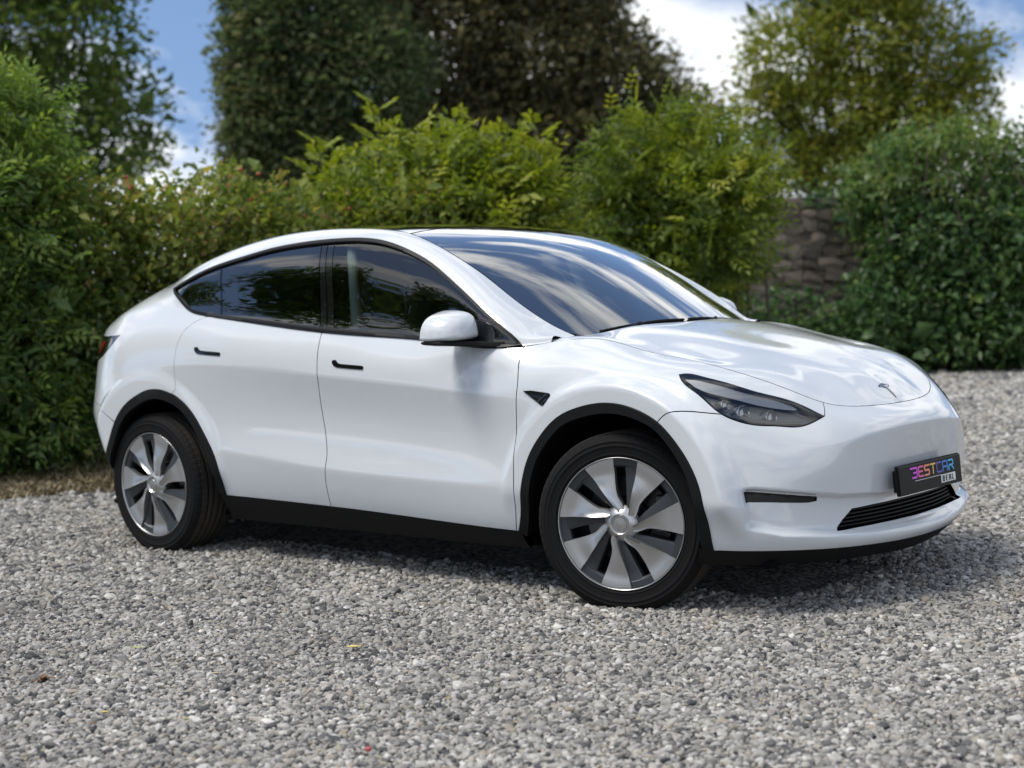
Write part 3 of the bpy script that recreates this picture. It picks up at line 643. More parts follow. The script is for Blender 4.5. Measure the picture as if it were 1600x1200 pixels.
for y0, y1, k in ((-.52, .02, 0), (.06, .60, 1)):                    # wipers, parked
    m = MB(); pts = []
    for t in np.linspace(0, 1, 10):
        y = y0+(y1-y0)*t; x = np.interp(abs(y), [0,.3,.5,.605], [1.15,1.135,1.105,1.075])-.004-.02*t*(1-t); pts.append((x, y, float(T(x, y))+.006))
    m.tube(pts, .0055, 6); m.tube([(pts[4][0]+.002, pts[4][1], pts[4][2]+.006), (1.165, y0+.06, 1.072)], .006, 6); m.build('wiper', blk, car)
# bonnet emblem: a T-shaped badge lying on the bonnet
def on_hood(pts, lift, name, m, parent):
    pts = np.asarray(pts); return put(panel_data(HN, hn(pts[:, 0], pts[:, 1]), step=.006, gap=0, lift=lift, flange=.003), name, m, parent)
ex = 2.146
ar = [(ex-.030+.005*(abs(y)/.040)**2, y) for y in np.linspace(-.040, .040, 13)]; ar2 = [(x+.0065, y*.96) for x, y in ar][::-1]
badge = mat('badge_chrome', (.48, .50, .53), .16, 1.0)
emb = on_hood(ar+ar2, .0025, 'emblem', badge, hood)
on_hood([(ex-.019, -.026),(ex-.020, 0),(ex-.019, .026),(ex-.010, .019),(ex-.012, .008),(ex+.034, 0.0),(ex-.012, -.008),(ex-.010, -.019)], .0025, 'emblem_stem', badge, emb)
# ---- side glazing on the cabin sheet
def bx(x, z): return fb([(x, z)])[0]
def dlo_between(x0, x1):
    """closed outline of the window opening between two upright cuts (x at sill, x at head)"""
    lo = np.array(DLO_L)[::-1]; up = DLO_TOP
    a = [(x, np.interp(x, lo[:, 0], lo[:, 1])) for x in np.linspace(x0[0], x1[0], 14)]; b = [(x, np.interp(x, up[:, 0], up[:, 1])) for x in np.linspace(x1[1], x0[1], 26)]
    return fb(a+b)
full = cat_pts(crom(U_DL, 4)[:-1], crom(U_DU, 4)[:-1])
lo_s = crom(U_DL, 4); up_s = crom(U_DU, 4)
trim = strip_data(B, full, .014, lift=.004, flange=.012, closed=True, side=1)
sc = np.array([B.hu, B.hv]); test = offset_poly(resample(full*sc, .02), .01)
d1 = strip_data(B, full, .016, lift=.005, flange=.014, closed=True, side=-1 if area2(full*sc) < 0 else 1)
for mi in (False, True): put_flat(d1, 'window_trim', rubber, car, mi)
belt = strip_data(B, lo_s[:28], [.020, .022, .020], lift=.008, flange=.016, side=1 if area2(full*sc) < 0 else -1)
for mi in (False, True): put_flat(belt, 'belt_trim', rubber, car, mi)
W_FRONT = dlo_between((-.135, -.275), (.90, .90)); W_REAR = dlo_between((-.942, -1.028), (-.232, -.362)); W_Q = dlo_between((-1.39, -1.39), (-.952, -1.04))
W_P1 = dlo_between((-.229, -.358), (-.186, -.322)); W_P2 = dlo_between((-.182, -.318), (-.138, -.278)); W_PC = dlo_between((-.950, -1.037), (-.944, -1.030))
for mi in (False, True):
    for uv, nm, m, par in ((W_FRONT, 'front_window', g_front, (fd_r, fd_l)), (W_REAR, 'rear_window', g_rear, (rd_r, rd_l)), (W_Q, 'quarter_window', g_rear, (car, car)), (W_P1, 'pillar_cover', gblk, (rd_r, rd_l)), (W_P2, 'pillar_cover', gblk, (fd_r, fd_l)), (W_PC, 'pillar_cover', gblk, (rd_r, rd_l))):
        d = panel_data(B, uv, step=.03, gap=.0008, lift=-.006, flange=.006); d = mirror_data(d) if mi else d
        put(d, nm, m, par[mi])
    sail = fb([(.955,1.034),(.80,1.042),(.79,1.09),(.80,1.125),(.83,1.13),(.90,1.083)]); d = panel_data(B, sail, step=.02, gap=0, lift=.001, flange=.01); put(mirror_data(d) if mi else d, 'mirror_sail', gblk, (fd_r, fd_l)[mi])
# ---- door handles, side repeaters
HF = [(-.094,.972),(-.090,.977),(-.072,.977),(-.062,.967),(-.045,.9605),(.0,.958),(.096,.9525),(.103,.949),(.105,.941),(.100,.936),(.0,.941),(-.060,.945),(-.080,.951),(-.092,.962)]
for (dx, dz, par) in ((0, 0, (fd_r, fd_l)), (-.966, .0585, (rd_r, rd_l))):
    uv = fa(np.array([(x+dx, z+dz) for x, z in HF])); patch(A, uv, 'door_handle', gblk, par[0], lift=.004, step=.012, mirror=par[1])
REP = [(1.022,.857),(1.06,.859),(1.150,.850),(1.158,.843),(1.140,.815),(1.128,.802),(1.115,.803),(1.07,.83)]
uv = fa(REP); patch(A, uv, 'side_camera', gblk, fe_r, lift=.006, step=.01, mirror=fe_l)
# ---- headlights
for mi in (False, True):
    poly = np.concatenate([L_low[:-1], L_up[:-1]])
    hl = empty('headlight', parent=car); T_ = (lambda d: mirror_data(d)) if mi else (lambda d: d)
    put(T_(panel_data(A, poly, step=.014, gap=.0025, lift=.002, flange=.004)), 'lens', g_lens, hl)
    put(T_(panel_data(A, poly, step=.02, gap=-.006, lift=-.045, flange=0)), 'housing', mat('lamp_housing', (.20, .203, .208), .4), hl)
    rim = strip_data(A, poly, .005, lift=.001, flange=.05, closed=True, side=1 if area2(poly*np.array([A.hu, A.hv])) > 0 else -1); put_flat(rim, 'seal', rubber, hl, mi)
    up3 = f3([(1.722,-.815,.917),(1.775,-.785,.911),(1.86,-.748,.886),(1.95,-.682,.847),(2.03,-.60,.808),(2.07,-.570,.783),(2.02,-.655,.797),(1.96,-.725,.823),(1.88,-.785,.847),(1.80,-.825,.877)])
    put(T_(panel_data(A, crom(np.concatenate([up3, up3[:1]]), 3)[:-1], step=.01, gap=0, lift=-.016, flange=.02)), 'light_guide', mat('lamp_guide', (.62, .63, .64), .22, .0), hl)
    lo3 = f3([(1.93,-.815,.768),(1.99,-.757,.745),(2.05,-.685,.735),(2.11,-.60,.731),(2.108,-.59,.741),(2.05,-.675,.747),(1.99,-.747,.757),(1.935,-.80,.778)])
    put(T_(panel_data(A, lo3, step=.008, gap=0, lift=-.010, flange=.015)), 'indicator_strip', mat('lamp_trim', (.10, .10, .105), .25, .6), hl)
    for k, c in enumerate([(1.965,-.765,.795),(2.035,-.680,.772),(1.90,-.80,.825)]):
        q = f3([c]); P = A.ev(q)[0]; N = A.ev(q, A.N)[0]; 
        if mi: P = P*MIR; N = N*MIR
        ax = (Vector(N)*.35+Vector((1, 0, 0))).normalized(); m = MB(); rr_ = [.030, .028, .020][k]
        m.lathe([(rr_*1.18, -.03), (rr_*1.18, .006), (rr_, .008), (rr_*.98, .0), (rr_*.7, .010), (rr_*.35, .014), (0.0001, .0155)], 24, 'y')
        o = m.build('projector', mat('lamp_projector', (.45, .46, .48), .10, .8), hl, smooth=True); o.rotation_euler = ax.to_track_quat('Y', 'Z').to_euler(); o.location = Vector(P)-Vector(N)*.036
# ---- number plate
plate_x = 2.318
npl = empty('number_plate', (plate_x, 0, .474), parent=car); npl.rotation_euler = (0, R_(-5), 0)
pm = mat('plate_black', (.004, .0042, .0045), .3, spec=.15); noise_bump(pm, 60, .10, .002)
m = MB().box((-.022, 0, 0), (.016, .500, .085)); m.build('plate_bracket', blk, npl, bevel=.003)
MB().box((-.007, .004, .002), (.010, .535, .118)).build('plate_frame', blk, npl, bevel=.004)
MB().box((.003, 0, 0), (.008, .528, .113)).build('plate', pm, npl, bevel=.003)
FONT = {'B': [[(0,0),(.62,0),(.72,.12),(.72,.40),(.60,.5),(.2,.5)],[(.60,.5),(.72,.6),(.72,.88),(.62,1),(-.25,1)]], 'E': [[(.7,0),(.1,0),(0,.1),(0,.42)],[(0,.5),(.62,.5)],[(0,.6),(0,.9),(.1,1),(.7,1)]],
        'S': [[(0,0),(.6,0),(.7,.1),(.7,.42),(.6,.5),(.1,.5),(0,.6),(0,.9),(.1,1),(.7,1)]], 'T': [[(0,1),(.74,1)],[(.37,1),(.37,0)]], 'C': [[(.7,0),(.1,0),(0,.1),(0,.9),(.1,1),(.7,1)]],
        'A': [[(0,0),(0,.9),(.1,1),(.6,1),(.7,.9),(.7,0)],[(0,.42),(.7,.42)]], 'R': [[(0,0),(0,.35)],[(0,1),(.6,1),(.7,.9),(.7,.58),(.6,.48),(.1,.48)],[(.38,.45),(.72,0)]],
        'D': [[(0,0),(.55,0),(.7,.15),(.7,.85),(.55,1),(0,1),(0,0)]], 'L': [[(0,1),(0,0),(.6,0)]]}
def letter(ch, y0, z0, h, w, th, m, parent, x=.0085):
    mb = MB()
    for st in FONT[ch]:
        for (a, b), (c, d_) in zip(st[:-1], st[1:]):
            p = Vector((0, y0+a*w, z0+b*h)); q = Vector((0, y0+c*w, z0+d_*h)); t = (q-p).normalized(); s = Vector((1, 0, 0)).cross(t)*th/2
            p = p-t*th*.42; q = q+t*th*.42
            mb.add([(x-.002, *(p+s)[1:]), (x-.002, *(q+s)[1:]), (x-.002, *(q-s)[1:]), (x-.002, *(p-s)[1:]), (x, *(p+s)[1:]), (x, *(q+s)[1:]), (x, *(q-s)[1:]), (x, *(p-s)[1:])], [(4, 5, 6, 7), (0, 1, 5, 4), (1, 2, 6, 5), (2, 3, 7, 6), (3, 0, 4, 7)]); x += .00012
    mb.build('plate_letter', m, parent)
cols = [(.66, .10, .72), (.85, .13, .42), (.90, .30, .18), (.80, .52, .12), (.12, .10, .42), (.06, .22, .68), (.05, .48, .78)]
for i, ch in enumerate('BESTCAR'):
    letter(ch, -.158+i*.0520, .004, .037, .054, .0068, mat('plate_colour_%s%d' % (ch.lower(), i), cols[i], .4), npl)
wht = mat('plate_white', (.75, .75, .75), .4)
MB().box((.0085, -.03, -.0095), (.003, .22, .0018)).build('plate_line', wht, npl)
MB().box((.0085, .140, -.026), (.003, .124, .033)).build('plate_tab', wht, npl, bevel=.001)
for i, ch in enumerate('DEAL'): letter(ch, .090+i*.0275, -.036, .020, .0165, .0030, pm, npl, x=.0118)
# ---- door mirrors
def make_mirror(s):
    e = empty('door_mirror', parent=car)
    prof = crom([(-.114,.0),(-.108,.036),(-.092,.068),(-.060,.093),(-.010,.108),(.038,.116),(.066,.111),(.085,.083),(.099,.038),(.106,.0)], 3); n0 = len(prof)
    prof = np.concatenate([prof, [(.07,-.008),(.0,-.011),(-.07,-.009)]]); n = len(prof); V = []; F = []; rings = []
    for x, f, dy in ((0.645, .93, 0), (0.649, .985, 0), (0.660, 1.0, 0), (0.700, 1.0, 0), (0.740, .955, .004), (0.770, .87, .008), (0.791, .74, .012), (0.803, .55, .016), (0.808, .30, .018)):
        rings.append([(x-.04, (-.990+p_[0]*f*1.04+dy)*s, 1.068+.035*(1-f)+p_[1]*f*1.05) for p_ in prof])
    for i, r_ in enumerate(rings):
        V += r_
        if i: F += [((i-1)*n+k, (i-1)*n+(k+1) % n, i*n+(k+1) % n, i*n+k) for k in range(n)]
    F.append(tuple(range((len(rings)-1)*n, len(rings)*n))); MB().add(V, F).build('mirror_shell', paint, e, smooth=True, sub=1)
    MB().add([(.607, y, z) for _, y, z in rings[0]], [tuple(range(n))]).build('mirror_glass', chrome, e)
    m = MB(); m.add(*loft_box([(.638, -1.100*s, 1.058, .006), (.655, -1.04*s, 1.054, .010), (.700, -.96*s, 1.050, .011), (.78, -.90*s, 1.043, .012), (.84, -.862*s, 1.041, .013)], .15)); m.build('mirror_arm', blk, e, bevel=.006, autosmooth=40)
    return e
def loft_box(st, depth):
    V = []; F = []
    for i, (x, y, z, h) in enumerate(st):
        d = depth*(.75 if i < 2 else 1-.12*i); V += [(x-d/2+.03, y, z-h), (x+d/2+.03, y, z-h), (x+d/2+.02, y, z+h), (x-d/2+.02, y, z+h)]
        if i: k = 4*i; F += [(k-4+j, k-4+(j+1) % 4, k+(j+1) % 4, k+j) for j in range(4)]
    F += [(3, 2, 1, 0), (len(V)-4, len(V)-3, len(V)-2, len(V)-1)]; return V, F
make_mirror(1); make_mirror(-1)
# ---- inner structure so no light leaks through the shut lines
def backing(net, keep, name, off=-.022, m=paint_shade):
    V = (net.S+net.N*off); nu, nv = V.shape[:2]; st = 4; I = np.arange(0, nu, st); J = np.arange(0, nv, 3); 
    if J[-1] != nv-1: J = np.append(J, nv-1)
    P = V[np.ix_(I, J)]; K = keep[np.ix_(I, J)]; a, b = K.shape; F = []
    for i in range(a-1):
        for j in range(b-1):
            if K[i, j] and K[i+1, j] and K[i, j+1] and K[i+1, j+1]: F.append((i*b+j, (i+1)*b+j, (i+1)*b+j+1, i*b+j+1))
    used = sorted({k for f in F for k in f}); mp_ = {k: i for i, k in enumerate(used)}
    P = P.reshape(-1, 3)[used]; F = [tuple(mp_[k] for k in f) for f in F]
    return P, F
rw = np.minimum(np.hypot(SA[..., 0]-WB, SA[..., 2]-.345), np.hypot(SA[..., 0]+WB, SA[..., 2]-.345))
keep = (rw > .455) & (SA[..., 2] > .20); keep[:iR] = False; keep[iC+1:] = False
uvg = np.stack(np.meshgrid(np.arange(SA.shape[0]), np.arange(SA.shape[1]), indexing='ij'), -1).reshape(-1, 2).astype(float)
keep &= ~inpoly(uvg, np.concatenate([L_low[:-1], L_up[:-1]])).reshape(keep.shape)
keep &= ~((SA[..., 0] > 1.88) & (SA[..., 2] < .52)); keep &= ~((SA[..., 2] < .36) & (np.minimum(abs(SA[..., 0]-WB), abs(SA[..., 0]+WB)) < .66))
P, F = backing(A, keep, 'x')
for s_ in (1, -1): mesh_obj('inner_panel', P*np.array([1, s_, 1]), F, paint_shade, car)
kb = np.zeros(SB.shape[:2], bool)
for i in range(SB.shape[0]): kb[i] = SB[i, :, 2] > (np.interp(XQB[i], DLO_TOP[:, 0], DLO_TOP[:, 1])+.012 if XQB[i] > -1.40 else 0)
P, F = backing(B, kb, 'x', -.030)
for s_ in (1, -1): mesh_obj('rail_lining', P*np.array([1, s_, 1]), F, mat('headliner', (.03, .03, .03), .9), car)
MB().box((0, 0, .205), (4.1, 1.50, .03)).box((0, 0, .26), (1.9, 1.62, .10)).build('underbody', inner_dark, car, bevel=.02)
# ---- wheels
def make_tyre():
    half_p = [(.256,.100),(.2585,.110),(.266,.1155),(.270,.117),(.2712,.1190),(.2735,.1192),(.2748,.1182),(.283,.1198),(.290,.1205),(.3035,.1203),(.3045,.1213),(.3075,.1212),(.3085,.1200),(.312,.1195),(.320,.1177),(.3212,.1189),(.3245,.1180),(.3255,.1163),(.330,.1145),(.342,.107),(.349,.100),(.3535,.091)]
    ws_ = np.concatenate([np.linspace(.088, -.088, 45)])
    prof = [(r, w) for r, w in half_p]+[(.3565-.0012*(w/.09)**2, w) for w in ws_]+[(r, -w) for r, w in half_p[::-1]]
    prof = np.array(prof); n = 420; ang = np.arange(n)/n*2*np.pi; Rr = np.repeat(prof[:, 0][None], n, 0); W_ = np.repeat(prof[:, 1][None], n, 0)
    groove = np.zeros_like(W_)
    for c in (-.052, -.018, .018, .052): groove = np.maximum(groove, np.exp(-((W_-c)/.0042)**4)*(np.abs(W_) < .09))
    k = np.arange(n)[:, None]; sh = (np.abs(W_) > .058) & (np.abs(W_) < .118) & (Rr > .33)
    lat = ((k+(W_*900).astype(int)) % 6 == 0) & sh; groove = np.maximum(groove, lat*.75)
    mid = (np.abs(W_) < .048) & (np.abs(np.abs(W_)-.018) > .006); lat2 = ((k*1+(W_*1500).astype(int)) % 7 == 0) & mid; groove = np.maximum(groove, lat2*.4)
    Rr = Rr-.0065*groove
    ridge = ((Rr > .296) & (Rr < .299)) | ((Rr > .31) & (Rr < .313)); W2 = W_
    V = np.stack([Rr*np.cos(ang)[:, None], W2, Rr*np.sin(ang)[:, None]], -1).reshape(-1, 3); p = len(prof)
    i, j = np.meshgrid(np.arange(n), np.arange(p-1), indexing='ij'); i2 = (i+1) % n
    F = np.stack([i*p+j, i2*p+j, i2*p+j+1, i*p+j+1], -1).reshape(-1, 4); return V, F
tyre_m = mat('tyre_rubber', (.0085, .0085, .0088), .75, spec=.15); noise_bump(tyre_m, 220, .3, .0008)
_nt = tyre_m.node_tree; _tc = _nt.nodes.new('ShaderNodeTexCoord'); _vm = _nt.nodes.new('ShaderNodeVectorMath'); _vm.operation = 'MULTIPLY'; _vm.inputs[1].default_value = (1, 0, 1); _vl = _nt.nodes.new('ShaderNodeVectorMath'); _vl.operation = 'LENGTH'
_mr = _nt.nodes.new('ShaderNodeMapRange'); _mr.inputs[1].default_value = .3525; _mr.inputs[2].default_value = .3555; _cr = _nt.nodes.new('ShaderNodeMixRGB'); _cr.inputs[1].default_value = (.0085, .0085, .0088, 1); _cr.inputs[2].default_value = (.060, .054, .047, 1)
_nt.links.new(_tc.outputs['Object'], _vm.inputs[0]); _nt.links.new(_vm.outputs[0], _vl.inputs[0]); _nt.links.new(_vl.outputs['Value'], _mr.inputs[0]); _nt.links.new(_mr.outputs[0], _cr.inputs[0]); _nt.links.new(_cr.outputs[0], bsdf(tyre_m).inputs['Base Color'])
silver = mat('wheel_silver', (.50, .50, .495), .30, .85); cover_dk = mat('wheel_cover_dark', (.030, .034, .038), .38)
def make_wheel():
    e = empty('wheel', parent=car); V, F = make_tyre(); ty = fast_mesh('tyre', V, F, tyre_m, e, smooth=True)
    RW = .256; Y0 = -.098
    m = MB(); m.lathe([(.2575,-.104),(.2605,-.113),(.2612,-.1165),(.2600,-.1185),(.2580,-.1175),(.2565,-.112),(.2540,-.09)], 96, 'y'); m.build('rim_ring', silver, e, smooth=True)
    m = MB(); m.lathe([(.2525,-.105),(.243,-.075),(.236,.0),(.236,.09)], 64, 'y'); m.lathe([(.236,.03),(.0001,.03)], 64, 'y'); m.build('rim_barrel', mat('rim_dark', (.02, .021, .022), .5, .3), e, smooth=True)
    m = MB(); m.lathe([(.175,-.012),(.175,.012),(.09,.012),(.09,-.03),(.0001,-.03)], 64, 'y'); m.lathe([(.175,-.012),(.10,-.012),(.095,-.03)], 64, 'y'); m.build('brake_disc', dkmetal, e, autosmooth=30)
    MB().box((.145, -.02, .03), (.06, .07, .15)).build('brake_caliper', mat('caliper', (.10, .10, .105), .5, .6), e, bevel=.012)
    rq = np.concatenate([np.linspace(.215, .46, 10), np.linspace(.50, .996, 9)])*RW; fq = rq/RW
    A0 = np.interp(fq, [.215,.30,.36,.42,.50,.61,.80,1.0], [74,82,89.5,95,96.5,96.8,95.8,95.2]); A1 = np.interp(fq, [.207,.25,.30,.35,.407,.50,.619,.834,1.05], [97.6,103.8,108.4,111.4,114.2,117.3,119.9,122.6,124.2])
    dome = lambda r: Y0-.012*(1-(r/RW)**2)+(-.010)*sstep(.75, 1, r/RW)           # outward is -y
    def pol(r, a, y): return (r*math.cos(a), y, r*math.sin(a))
    NA = 10; ts = np.linspace(0, 1, NA)
    for k in range(7):
        V = []; F = []
        for i, r in enumerate(rq):
            f = r/RW
            for j, t in enumerate(ts):
                a = R_(A0[i]+(A1[i]-A0[i])*t+k*360/7)
                crest = .006*(1-sstep(.0, .09, abs(t-.95)))*(1-.8*sstep(.4, .9, f))+.012*t**1.3*(1-sstep(.45, .85, f))-.004*math.sin(math.pi*t)*(1-sstep(.2, .7, f))
                V.append(pol(r, a, dome(r)-.004-crest))
        nr = len(rq); base = len(V)
        for i, r in enumerate(rq):
            for j in (0, NA-1): a = R_(A0[i]+(A1[i]-A0[i])*ts[j]+k*360/7); V.append(pol(r, a, dome(r)+.020))
        for i in range(nr-1):
            for j in range(NA-1): F.append((i*NA+j, i*NA+j+1, (i+1)*NA+j+1, (i+1)*NA+j))
            F.append((base+2*i, i*NA, (i+1)*NA, base+2*i+2)); F.append((i*NA+NA-1, base+2*i+1, base+2*i+3, (i+1)*NA+NA-1))
        MB().add(V, F).build('blade', silver, e, autosmooth=38)
        # dark vane beside the blade and the outer bridge
        V = []; F = []; b1 = A1+np.interp(rq/RW, [.2, .35, .6, 1], [20, 15, 13.5, 13.5]); q0 = A1-1.0
        for i, r in enumerate(rq):
            for a_, yy in ((q0[i], dome(r)+.004), (b1[i]-3, dome(r)+.006), (b1[i], dome(r)+.010), (b1[i]+.5, dome(r)+.035)): V.append(pol(r, R_(a_+k*360/7), yy))
            if i: F += [(4*i-4+j, 4*i-3+j, 4*i+1+j, 4*i+j) for j in range(3)]
        MB().add(V, F).build('vane', cover_dk, e, autosmooth=35)
        V = []; F = []
        for i, a_ in enumerate(np.linspace(A1[-1]-1, A0[-1]+360/7+1, 8)):
            for r, yy in ((RW*.865, dome(RW)+.040), (RW*.865, dome(RW)+.013), (RW*.90, dome(RW)+.004), (RW*.998, dome(RW)+.002)): V.append(pol(r, R_(a_+k*360/7), yy))
            if i: F += [(4*i-4+j, 4*i-3+j, 4*i+1+j, 4*i+j) for j in range(3)]
        MB().add(V, F).build('bridge', cover_dk, e, autosmooth=35)
    m = MB(); d0 = dome(.03); m.lathe([(.074, d0+.014), (.066, d0+.002), (.054, d0-.006), (.046, d0-.012), (.040, d0-.0145), (.038, d0-.0125), (.0335, d0-.008), (.032, d0-.006), (.0275, d0-.006)], 56, 'y'); m.build('hub', silver, e, autosmooth=40)
    m = MB(); m.lathe([(.0275, d0-.002), (.0275, d0-.010), (.0255, d0-.0125), (.0001, d0-.0135)], 40, 'y'); m.build('centre_cap', mat('cap_metal', (.55, .55, .54), .24, 1), e, autosmooth=40)
    return e
wh = make_wheel(); STEER = R_(16.7)
def place(o, x, y, rz, spin): o.location = (x, y, .346); o.rotation_mode = 'ZXY'; o.rotation_euler = (0, spin, rz)
place(wh, WB, -.818, STEER, R_(0))
for x, y, rz, sp in ((-WB, -.818, 0, R_(-14)), (WB, .818, math.pi+STEER, R_(8)), (-WB, .818, math.pi, R_(25))):
    place(copy_tree(wh, car), x, y, rz, sp)
# ---- cabin
cab = mat('cabin_black', (.05, .05, .052), .6); seatm = mat('seat_vinyl', (.022, .022, .023), .45); pale = mat('pillar_trim', (.70, .74, .72), .7)
def seat(x, y, w, name='front_seat'):
    e = empty(name, (x, y, .42), parent=car)
    MB().box((.03, 0, .08), (.52, w, .16)).build('seat_cushion', seatm, e, bevel=.06, seg=4, autosmooth=60)
    MB().box((-.30, 0, .40), (.16, w*.95, .66), Matrix.Rotation(R_(-16), 3, 'Y')).build('backrest', seatm, e, bevel=.06, seg=4, autosmooth=60)
    if name == 'front_seat': MB().box((-.415, 0, .80), (.10, .27, .19), Matrix.Rotation(R_(-12), 3, 'Y')).build('headrest', seatm, e, bevel=.045, seg=4, autosmooth=60)
    return e
seat(.08, -.37, .50); seat(.08, .37, .50); seat(-.85, 0, 1.25, 'rear_seat')
MB().box((.72, 0, .93), (.55, 1.42, .10)).box((.55, 0, .80), (.30, 1.40, .22)).build('dashboard', cab, car, bevel=.04, seg=3, autosmooth=60)
MB().box((.42, .0, 1.03), (.012, .36, .21), Matrix.Rotation(R_(-12), 3, 'Y')).build('touchscreen', gblk, car, bevel=.004)
m = MB(); m.lathe([(.175+.016*math.cos(t), .016*math.sin(t)) for t in np.linspace(0, 2*math.pi, 9)], 36, 'y'); m.box((0, 0, 0), (.30, .03, .05)); m.box((0, 0, -.06), (.05, .03, .12))
o = m.build('steering_wheel', cab, car, autosmooth=50); o.location = (.36, -.37, .98); o.rotation_euler = (R_(0), 0, R_(90)); o.rotation_euler = (Matrix.Rotation(R_(-24), 3, 'Y') @ Matrix.Rotation(R_(90), 3, 'Z')).to_euler()
for s_ in (1, -1):
    m = MB(); m.tube([(-.06, -.80*s_, 1.06), (-.10, -.775*s_, 1.20), (-.15, -.735*s_, 1.34), (-.21, -.675*s_, 1.48)], [.034, .026, .022, .026], 8); m.build('pillar_lining', pale, car, smooth=True)
    m = MB(); m.tube([(-.215, -.715*s_, 1.44), (-.15, -.60*s_, 1.05), (-.05, -.58*s_, .72)], .006, 6); m.build('seat_belt', cab, car, smooth=True)
    MB().box((.0, -.80*s_, .72), (1.9, .02, .62)).build('door_lining', cab, car, bevel=.005)
MB().box((-.1, 0, .33), (2.5, 1.5, .04)).build('cabin_floor', cab, car)
MB().box((-1.75, 0, .95), (.9, 1.3, .03)).box((-1.2, 0, .75), (.05, 1.4, .7)).build('parcel_shelf', cab, car)
m = MB(); m.box((.30, 0, 1.455), (.02, .22, .065)); m.build('rear_view_mirror', cab, car, bevel=.012)
# ---------------------------------------------------------------- ground
def gpt(X, Y, z=0.):
    d = _f+(X-800)/FPX*_r2-(Y-600)/FPX*_u2; t = (z-CAM[2])/d[2]; return CAM+t*d
gm = bpy.data.materials.new('gravel_bed'); gm.use_nodes = True; nt = gm.node_tree; b = bsdf(gm); b.inputs['Roughness'].default_value = .92; b.inputs['Specular IOR Level'].default_value = .2
tc = nt.nodes.new('ShaderNodeTexCoord'); v1 = nt.nodes.new('ShaderNodeTexVoronoi'); v1.inputs['Scale'].default_value = 46; v1.inputs['Randomness'].default_value = 1
nt.links.new(tc.outputs['Object'], v1.inputs['Vector'])
rp = nt.nodes.new('ShaderNodeValToRGB'); e = rp.color_ramp.elements; e[0].position = 0; e[0].color = (.07, .07, .068, 1); e[1].position = 1; e[1].color = (.46, .455, .44, 1)
for p_, c in ((.3, (.19, .187, .18)), (.62, (.30, .295, .285)), (.85, (.36, .35, .33))): q = e.new(p_); q.color = (*c, 1)
sp = nt.nodes.new('ShaderNodeSeparateColor'); nt.links.new(v1.outputs['Color'], sp.inputs[0]); nt.links.new(sp.outputs[0], rp.inputs[0])
nz = nt.nodes.new('ShaderNodeTexNoise'); nz.inputs['Scale'].default_value = .7; nz.inputs['Detail'].default_value = 5; nt.links.new(tc.outputs['Object'], nz.inputs['Vector'])
r2_ = nt.nodes.new('ShaderNodeMapRange'); r2_.inputs[3].default_value = .72; r2_.inputs[4].default_value = 1.16; nt.links.new(nz.outputs[0], r2_.inputs[0])
mm = nt.nodes.new('ShaderNodeMixRGB'); mm.blend_type = 'MULTIPLY'; mm.inputs[0].default_value = 1; nt.links.new(rp.outputs[0], mm.inputs[1]); nt.links.new(r2_.outputs[0], mm.inputs[2]); nt.links.new(mm.outputs[0], b.inputs['Base Color'])
bp = nt.nodes.new('ShaderNodeBump'); bp.inputs['Strength'].default_value = 1; bp.inputs['Distance'].default_value = .012; bp.invert = True; nt.links.new(v1.outputs['Distance'], bp.inputs['Height']); nt.links.new(bp.outputs[0], b.inputs['Normal'])
ground = tag(fast_mesh('ground', np.array([(-600,-600,0),(600,-600,0),(600,600,0),(-600,600,0)]), np.array([[0,1,2,3]]), gm), kind='structure')
# ---------------------------------------------------------------- loose gravel: pebbles set by geometry nodes on scattered points
def scatter(d0, d1, s, hw0, hw1):
    d = np.arange(d0, d1, s); P = []
    for dd in d:
        hw = hw0*dd+hw1; r = np.arange(-hw, hw, s); P.append(np.stack([r, np.full(len(r), dd)], 1))
    P = np.concatenate(P); return P+rng.uniform(-.5, .5, P.shape)*s
G1 = scatter(3.0, 6.6, .0138, .34, 1.7); G2 = scatter(6.6, 10., .0175, .35, 1.7); G3 = scatter(10., 15.5, .027, .36, 1.7); G4 = scatter(15.5, 20.5, .040, .36, 1.7); G4 = G4[G4[:, 0] > 2.2]
pts = np.concatenate([G1, G2, G3, G4]); rad = np.concatenate([np.full(len(G1), .0087), np.full(len(G2), .0108), np.full(len(G3), .0165), np.full(len(G4), .024)])
rad = rad*np.exp(rng.normal(0, .27, len(rad)))
und = .006+.003*np.sin(pts[:, 0]*3.1+1.3*np.sin(pts[:, 1]*2.2))+.002*np.sin(pts[:, 1]*5.3+pts[:, 0]*1.7)
W2 = CAM[:2]+pts[:, :1]*_gr+pts[:, 1:]*_gf
keepg = ~((np.abs(W2[:, 0]) < 1.9) & (np.abs(W2[:, 1]) < .45))
W2, rad, und = W2[keepg], rad[keepg], und[keepg]; n = len(W2)
zz = rad*.10+und+rng.uniform(-.002, .006, n)
me = bpy.data.meshes.new('gravel'); me.vertices.add(n); me.vertices.foreach_set('co', np.stack([W2[:, 0], W2[:, 1], zz], 1).astype(np.float32).ravel())
for k, a in (('rad', rad), ('ra', rng.uniform(0, 6.28, n)), ('rb', rng.normal(0, .42, n)), ('rc', rng.normal(0, .42, n))):
    at = me.attributes.new(k, 'FLOAT', 'POINT'); at.data.foreach_set('value', a.astype(np.float32))
at = me.attributes.new('pick', 'INT', 'POINT'); at.data.foreach_set('value', rng.integers(0, 7, n).astype(np.int32)); me.update()
gravel = bpy.data.objects.new('gravel', me); COL.objects.link(gravel); tag(gravel, 'loose pale and dark grey gravel covering the drive', 'gravel', kind='stuff')
pmx = bpy.data.materials.new('pebbles'); pmx.use_nodes = True; nt = pmx.node_tree; b = bsdf(pmx); b.inputs['Roughness'].default_value = .78; b.inputs['Specular IOR Level'].default_value = .3
